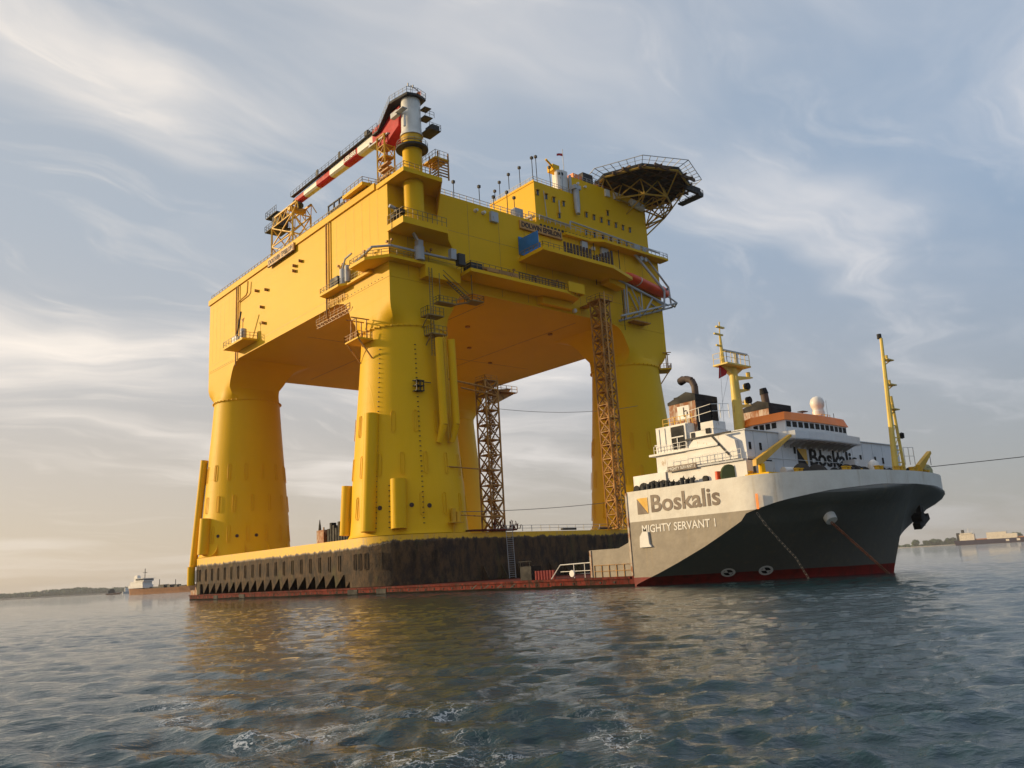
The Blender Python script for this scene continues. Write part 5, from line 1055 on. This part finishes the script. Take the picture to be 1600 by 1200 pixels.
for (x, y, a), lb_ in zip(((-50.8, 87.2, .5), (-50.6, 90.4, .3), (-49.6, 98.6, .1), (-48.8, 101.2, 0), (-47.5, 108.8, -.2), (-48.6, 112.4, -.3), (-50.6, 116.4, -.5), (-51.0, 95.5, 1.4), (-50.6, 106, 1.2)),
    ('dark mooring winch nearest the yellow deck crane', 'dark mooring winch second from the yellow deck crane', 'dark mooring winch just left of the pale mushroom ventilator', 'dark mooring winch just right of the pale mushroom ventilator', 'dark mooring winch beside the bow crane at the very front', 'dark mooring winch just forward of the greenish canvas hood', 'dark mooring winch at the far port side behind the canvas hood', 'dark winch close to the superstructure, below the yellow and black square', 'dark winch close to the superstructure, right of the ventilator house')):
    c_ = W0.copy(); link(c_); c_['label'] = lb_; c_.location = (x, y, DK); c_.rotation_euler = (0, 0, a)
    for ch in list(W0.children):
        k_ = ch.copy(); link(k_, c_); k_.parent = c_
b0 = None; bn_ = 0
for x, y in ((-50.3, 85.2), (-47.2, 90), (-45.6, 94.4), (-45.0, 98), (-44.9, 101.6), (-46.2, 107.8), (-47.9, 112.4), (-54, 81.6), (-57, 81.0)):
    if b0 is None: b0 = tag(part(MB().cyl((x, y, DK), (x, y, 12.0), .28, n=10).cyl((x, y + .9, DK), (x, y + .9, 12.0), .28, n=10).cyl((x, y, 12.0), (x, y, 12.12), .36, n=10).cyl((x, y + .9, 12.0), (x, y + .9, 12.12), .36, n=10).box(x - .4, x + .4, y - .4, y + 1.3, DK, DK + .15), 'mooring_bollard', M_YR), 'pair of mooring bollards on the bow bulwark, nearest the yellow deck crane', 'bollard', 'bollards along the bow bulwark')
    else: bn_ += 1; c_ = b0.copy(); link(c_); c_.location = (x, y + .45, DK); c_['label'] = ('pair of yellow bollards, %s in the row from the deck crane round the bow' % ORD[bn_]) if bn_ < 7 else ['pair of bollards right beside the foot of the yellow deck crane', 'pair of bollards at the forecastle edge behind the yellow deck crane'][bn_ - 7]
tag(part(MB().cyl((-51.6, 84.6, 11.9), (-50.8, 88.4, 11.9), .5, n=14).box(-51.9, -50.9, 85.2, 85.5, DK, 11.6).box(-51.5, -50.5, 87.4, 87.7, DK, 11.6), 'deck_tank', M_WH, smooth=True), 'white horizontal tank lying on the foredeck right of the yellow deck crane', 'tank')
tag(part(MB().lathe((-48.6, 99.8), [(.7, DK), (.7, 12.6), (.55, 13.1), (.2, 13.4), (.01, 13.45)], 14, cap=False), 'ventilator', M_WH, smooth=True), 'pale mushroom ventilator between the dark winches on the bow', 'ventilator')
tag(part(MB().box(-53.4, -51.8, 101.6, 106.4, DK, 14.0).cyl((-51.8, 102.4, 12.8), (-51.7, 102.4, 12.8), .8, n=14), 'ventilator_house', M_SUP), 'white ventilator house standing before the lettering on the superstructure front', 'ventilator house')
tag(part(MB().lathe((-47.4, 110.2), [(1.2, DK), (1.2, 12.3), (.9, 12.9), (.3, 13.2), (.01, 13.2)], 14, cap=False), 'canvas_hood', mat('canvas', (.40, .38, .20), .8), smooth=True), 'greenish canvas hood over gear at the very tip of the bow', 'canvas cover')
tag(part(MB().cyl((-59.6, 81.3, 11.9), (-59.6, 80.9, 11.9), .38, n=14), 'lifebuoy', M_BLK), 'black round fender hung beside the red drum on the forecastle', 'fender')
tag(part(MB().cyl((-57.6, 80.7, 11.3), (-57.6, 80.7, 12.5), .32, n=12), 'liferaft_drum', M_LB, smooth=True), 'small red drum on the forecastle edge beside the round green screen', 'drum')
random.seed(21)
for i in range(11):
    x = -68.6 + i * .75; m_ = random.choice([M_BLK, M_DK, M_BLK, M_DK]); h = 11.9 + random.random() * .5
    if x > -61: continue
    tag(part(MB().cyl((x, 80.5, DK), (x, 80.5, h), .25, n=8).cyl((x - .25, 80.55, h - .35), (x + .3, 80.55, h - .1), .2, n=8).bar((x - .3, 80.4, 11.6), (x + .4, 80.4, h + .2), .05), 'hose_coupling', m_), '%s dark hose coupling from the left in the row below the arched forecastle openings' % ORD[i], 'hose coupling', 'hose couplings in a row on the forecastle')
# gear on the red deck
gw = thing('deck_gangway', 'white handrail frame on the red deck just aft of the grey hull', 'gangway', (-81, 81, 1.26))
part(MB().path([(-86.5, 80.6, 1.3), (-84.6, 80.6, 3.1), (-78.4, 80.6, 3.2)], .07, 6).bar((-84.6, 80.6, 2.2), (-78.4, 80.6, 2.2), .05).path([(-82, 80.6, 1.3), (-82, 80.6, 3.1)], .05, 5).path([(-80, 80.6, 1.3), (-80, 80.6, 3.1)], .05, 5), 'handrail', M_WH, gw)
part(MB().cyl((-82.3, 80.6, 1.9), (-82.3, 80.4, 1.9), .45, n=12), 'lifebuoy', M_WH, gw)
tag(part(MB().rail([(-77.6, 79.95, 1.26), (-71.2, 79.95, 1.26)], 1.5, 1.3, .05), 'deck_railing', M_TR), 'rusty railing on the red deck edge before the grey hull shoulder', 'railing')
for i in range(7): tag(part(MB().cyl((-90.4 + i * .6, 81.4, 1.26), (-90.4 + i * .6, 81.4, 2.5), .22, n=8), 'gas_bottle', mat('bottle_red', (.26, .025, .018), .6)), '%s red gas bottle from the left in the row beside the white handrail frame' % ORD[i], 'gas bottle', 'red gas bottles on deck')
tag(part(MB().box(-94.6, -92.2, 82, 84, 1.26, 3.2).bar((-94.4, 82, 3.2), (-94.4, 82, 4.0), .06).bar((-92.4, 82, 3.2), (-92.4, 82, 4.0), .06).bar((-94.8, 82, 3.9), (-92.0, 82, 3.9), .06), 'deck_locker', M_BLK), 'dark deck locker with thin lamp frame in the shade of the pontoon', 'locker')
g = MB(); 
for i in range(7): g.cyl((-43.1 , 107.5 + i * .25, 11.9), (-20 + i, 260, 11.0), .02, n=4)
rope('twin tow rope leading away from the tip of the bow to the right', (-45.2, 106.5, 12.3), (-10, 150, 15.8), .2, .05)

# ------------------------------------------------------------------ distant ships and shores
def polar(deg, r): return (r * cos(rad(deg)), r * sin(rad(deg)))
def place(t, deg, r, yaw):
    t.location = (*polar(deg, r), 0); t.rotation_euler = (0, 0, yaw)
tk = thing('coastal_tanker', 'small orange-hulled tanker with white deckhouse at anchor left of the platform', 'ship', (0, 0, 0))
g = MB(); L = 78; rows = []
st_ = [(-39, 4.2, 1), (-36, 6, 0), (-20, 6.8, 0), (20, 6.8, 0), (30, 5.2, 0), (36, 2.6, 0), (40, .3, 0)]
for x, w, _ in st_:
    dz = 5.0 + (2.6 * max(0, (x - 22) / 18) ** 1.3) + (.9 if x < -22 else 0) ; rows.append([(x, -w, dz), (x - (1.8 if x > 30 else 0), -w * .8, 1.5), (x - (3.0 if x > 30 else 0), -w * .7, -1), (x - (3 if x > 30 else 0), w * .7, -1), (x, w, dz)])
g.loft(rows, close=False); g.add([p for r in rows for p in (r[0], r[-1])], [(2 * i, 2 * i + 2, 2 * i + 3, 2 * i + 1) for i in range(len(rows) - 1)]); g.add(rows[0], [(0, 1, 2, 3, 4)])
part(g, 'hull', mat('tanker_orange', (.36, .17, .08), .7, dirt=(.2, .08, .04), dirt_amt=.2), tk)
part(MB().box(-38, -21, -5.6, 5.6, 6, 8.8).box(-36.5, -22, -5, 5, 8.8, 12), 'deckhouse', M_WH, tk); part(MB().box(-30, -20.5, -5.2, 5.2, 12, 14.6).box(-31, -20, -6.8, 6.8, 14.6, 14.9), 'wheelhouse', M_WH, tk); part(MB().box(-29.8, -20.4, -5.25, 5.25, 13.1, 13.9), 'window_band', M_BLK, tk)
part(MB().box(-36, -32, -1.8, 1.8, 12, 17).box(-35.6, -32.4, -1.5, 1.5, 17, 18), 'funnel', M_WH, tk); part(MB().box(-37, -34.5, -3.6, -2, 9.5, 11), 'lifeboat', M_ORG, tk)
part(MB().cyl((-25, 0, 15), (-25, 0, 24), .3, n=6).box(-26, -24, -1.5, 1.5, 20, 20.4).cyl((-8, 0, 5), (-8, 0, 13), .3, n=6).cyl((10, 0, 5), (10, 0, 12), .3, n=6).cyl((35, 0, 7), (35, 0, 13), .25, n=6), 'mast', M_DK, tk)
part(MB().box(-18, 22, -1.2, 1.2, 5, 6.5).box(-6, 0, -3, 3, 5, 8).box(4, 7, -3, 3, 5, 7.6).box(12, 14, -2, 2, 5, 7.4), 'deck_piping', M_DK, tk)
place(tk, 161.45, 960, rad(15)); tk.scale = (1.55, 1.1, 1.1)
tk2 = thing('bulk_carrier', 'long dark-hulled ship with cream deckhouse and orange deck gear far right beyond the bow', 'ship', (0, 0, 0))
part(MB().extr([(-105, -14, -2), (100, -14, -2), (112, -14, 11), (-108, -14, 11)], (0, 28, 0)), 'hull', mat('purple_hull', (.045, .035, .06), .6), tk2)
part(MB().box(-95, -62, -12, 12, 11, 26).box(-92, -66, -13, 13, 26, 29), 'deckhouse', mat('cream_paint', (.80, .70, .55), .6), tk2); part(MB().box(-102, -95, -4, 4, 11, 30).box(-90, -84, -4, 4, 29, 37), 'funnel', M_DK, tk2)
part(MB().box(-35, 8, -11, 11, 11, 27), 'cargo_block', MATS['cream_paint'], tk2); part(MB().box(8, 30, -11, 11, 11, 22).box(50, 80, -8, 8, 14, 19).box(84, 92, -8, 8, 14, 24), 'deck_gear', MATS['cream_paint'], tk2); part(MB().box(-60, 110, -10, 10, 11, 13.6), 'deck', mat('dull_orange', (.45, .20, .09), .7), tk2)
part(MB().cyl((-75, 0, 29), (-75, 0, 40), .7, n=6).cyl((-66, 0, 29), (-66, 0, 36), .5, n=6).cyl((70, 0, 14), (70, 0, 30), .7, n=6), 'mast', M_WH, tk2)
for x in (5, 28, 52): part(MB().box(x, x + 7, -14.2, -14.01, 4, 9), 'hull_panel', MATS['cream_paint'], tk2)
place(tk2, 109.6, 2400, rad(14))
bt = thing('workboat', 'small dark workboat far off against the left shore', 'boat', (0, 0, 0))
part(MB().extr([(-13, -3.5, 0), (12, -3.5, 0), (15, -3.5, 4), (-13, -3.5, 3)], (0, 7, 0)), 'hull', M_RUST, bt); part(MB().box(-9, 3, -2.6, 2.6, 3, 8.5).box(-6, 1, -2, 2, 8.5, 11), 'deckhouse', M_DK, bt); part(MB().cyl((-2, 0, 11), (-2, 0, 16), .2, n=5), 'mast', M_DK, bt)
place(bt, 164.4, 1900, rad(60))
bt2 = thing('anchored_barge', 'hazy grey vessel stern just left of the orange tanker', 'boat', (0, 0, 0))
part(MB().extr([(-16, -5, 0), (16, -5, 0), (19, -5, 5), (-16, -5, 5)], (0, 10, 0)), 'hull', M_GREY, bt2); part(MB().box(-12, 0, -4, 4, 5, 13).cyl((-6, 0, 13), (-6, 0, 21), .3, n=5), 'deckhouse', M_WH, bt2)
place(bt2, 163.45, 2100, rad(80))
def shore(name, d0, d1, r, hfun, mt, seed, depth=500):
    g = MB(); n = 160; a = []
    for k, (rr, f) in enumerate(((r, 0), (r + 12, .5), (r + 120, 1), (r + depth, .8))):
        a.append([(*polar(d0 + (d1 - d0) * i / n, rr), -1 if k == 0 else hfun(i / n) * f) for i in range(n + 1)])
    g.loft(a, close=False); o = part(g, name, mt); o['kind'] = 'structure'; return o
shore('left_shore_land', 162.4, 196, 6400, lambda t: 8 + 10 * t, M_LAND, 1)
shore('right_shore_land', 98, 118.5, 4600, lambda t: 5, M_SAND, 2)
def leaf_cloud(blobs, n, size, seed):
    r_ = np.random.default_rng(seed); g = MB(); w = np.array([b[3] * b[3] * b[4] for b in blobs]); w = w / w.sum()
    for k in r_.choice(len(blobs), n, p=w):
        x, y, z, rx, rz = blobs[k]; v = r_.normal(size=3); v /= np.linalg.norm(v); q = r_.uniform(.55, 1.0) ** .5; c = Vector((x + v[0] * rx * q, y + v[1] * rx * q, z + v[2] * rz * q))
        nn = Vector(v + r_.normal(size=3) * .5).normalized(); u = nn.cross(Vector((.3, .2, 1))).normalized(); wv_ = nn.cross(u); s = size * r_.uniform(.6, 1.3)
        g.add([c - u * s - wv_ * s * .7, c + u * s - wv_ * s, c + u * s * .8 + wv_ * s, c - u * s + wv_ * s * .8], [(0, 1, 2, 3)])
    return g
r_ = np.random.default_rng(5); bl = []
for i in range(240):
    d = r_.uniform(162.6, 180); hgt = np.interp(d, [162.6, 163.5, 164.5, 166, 167.5, 168.5, 169.2, 172, 180], [26, 30, 34, 42, 46, 38, 32, 34, 38]) * r_.uniform(.75, 1.1); rr = 6500 + r_.uniform(0, 220)
    x, y = polar(d, rr); bl.append((x, y, hgt * .55 + 3, r_.uniform(30, 62), hgt * .5))
o = part(leaf_cloud(bl, 20000, 7.5, 1), 'far_wood', M_LEAF); o['kind'] = 'stuff'
for i, (d, hh, wd) in enumerate(((114.28, 26, 15), (113.62, 21, 13), (113.25, 25, 17), (112.95, 22, 14), (112.55, 26, 13), (112.2, 27, 13), (115.4, 20, 14), (114.75, 12, 12), (110.0, 28, 16), (108.9, 30, 20))):
    t = thing('shore_tree', ['broad hazy tree on the right shore, first beyond the bow', 'rounded hazy tree second from the bow on the right shore', 'wide hazy tree clump in the middle of the right shore', 'low hazy tree right of the widest clump on the right shore', 'separate rounded tree on the right shore before the dark ship', 'tall hazy tree next to the stern of the far dark ship', 'shore tree mostly hidden behind the ship bow', 'low bush on the right shore beside the bow', 'dark tree rising over the deck of the far ship', 'dark tree behind the right end of the far ship'][i], 'tree', (*polar(d, 4640), 3), 'trees on the right shore')
    hh *= 1.4; wd *= 1.4; x, y = polar(d, 4640); rt = np.random.default_rng(30 + i)
    part(MB().cyl((x, y, 2), (x, y, hh * .5), 1.2, .7, n=7), 'trunk', M_LAND, t)
    part(leaf_cloud([(x + rt.uniform(-.6, .6) * wd, y + rt.uniform(-.6, .6) * wd, hh * rt.uniform(.4, .8), wd * .5, hh * .22) for _ in range(8)], 700, 2.7, 50 + i), 'crown', M_LEAF, t)
o = part(leaf_cloud([(*polar(d, 4720), 6, 22, 6) for d in np.arange(99, 118, .25)], 3500, 4, 9), 'shore_scrub', M_LEAF); o['kind'] = 'stuff'

# ------------------------------------------------------------------ air
def haze():
    o = MB().box(-9000, 7000, -9000, 9000, -3, 112); ob = part(o, 'haze', bpy.data.materials.new('haze_air')); ob['kind'] = 'stuff'; m = ob.data.materials[0]; m.use_nodes = True; m.node_tree.nodes.clear(); n = NT(m.node_tree)
    v = n.new('ShaderNodeVolumePrincipled'); v.inputs['Color'].default_value = (.86, .85, .84, 1); v.inputs['Density'].default_value = .00006; v.inputs['Anisotropy'].default_value = .0
    ot = n.new('ShaderNodeOutputMaterial'); n.l.new(v.outputs[0], ot.inputs['Volume'])
haze()
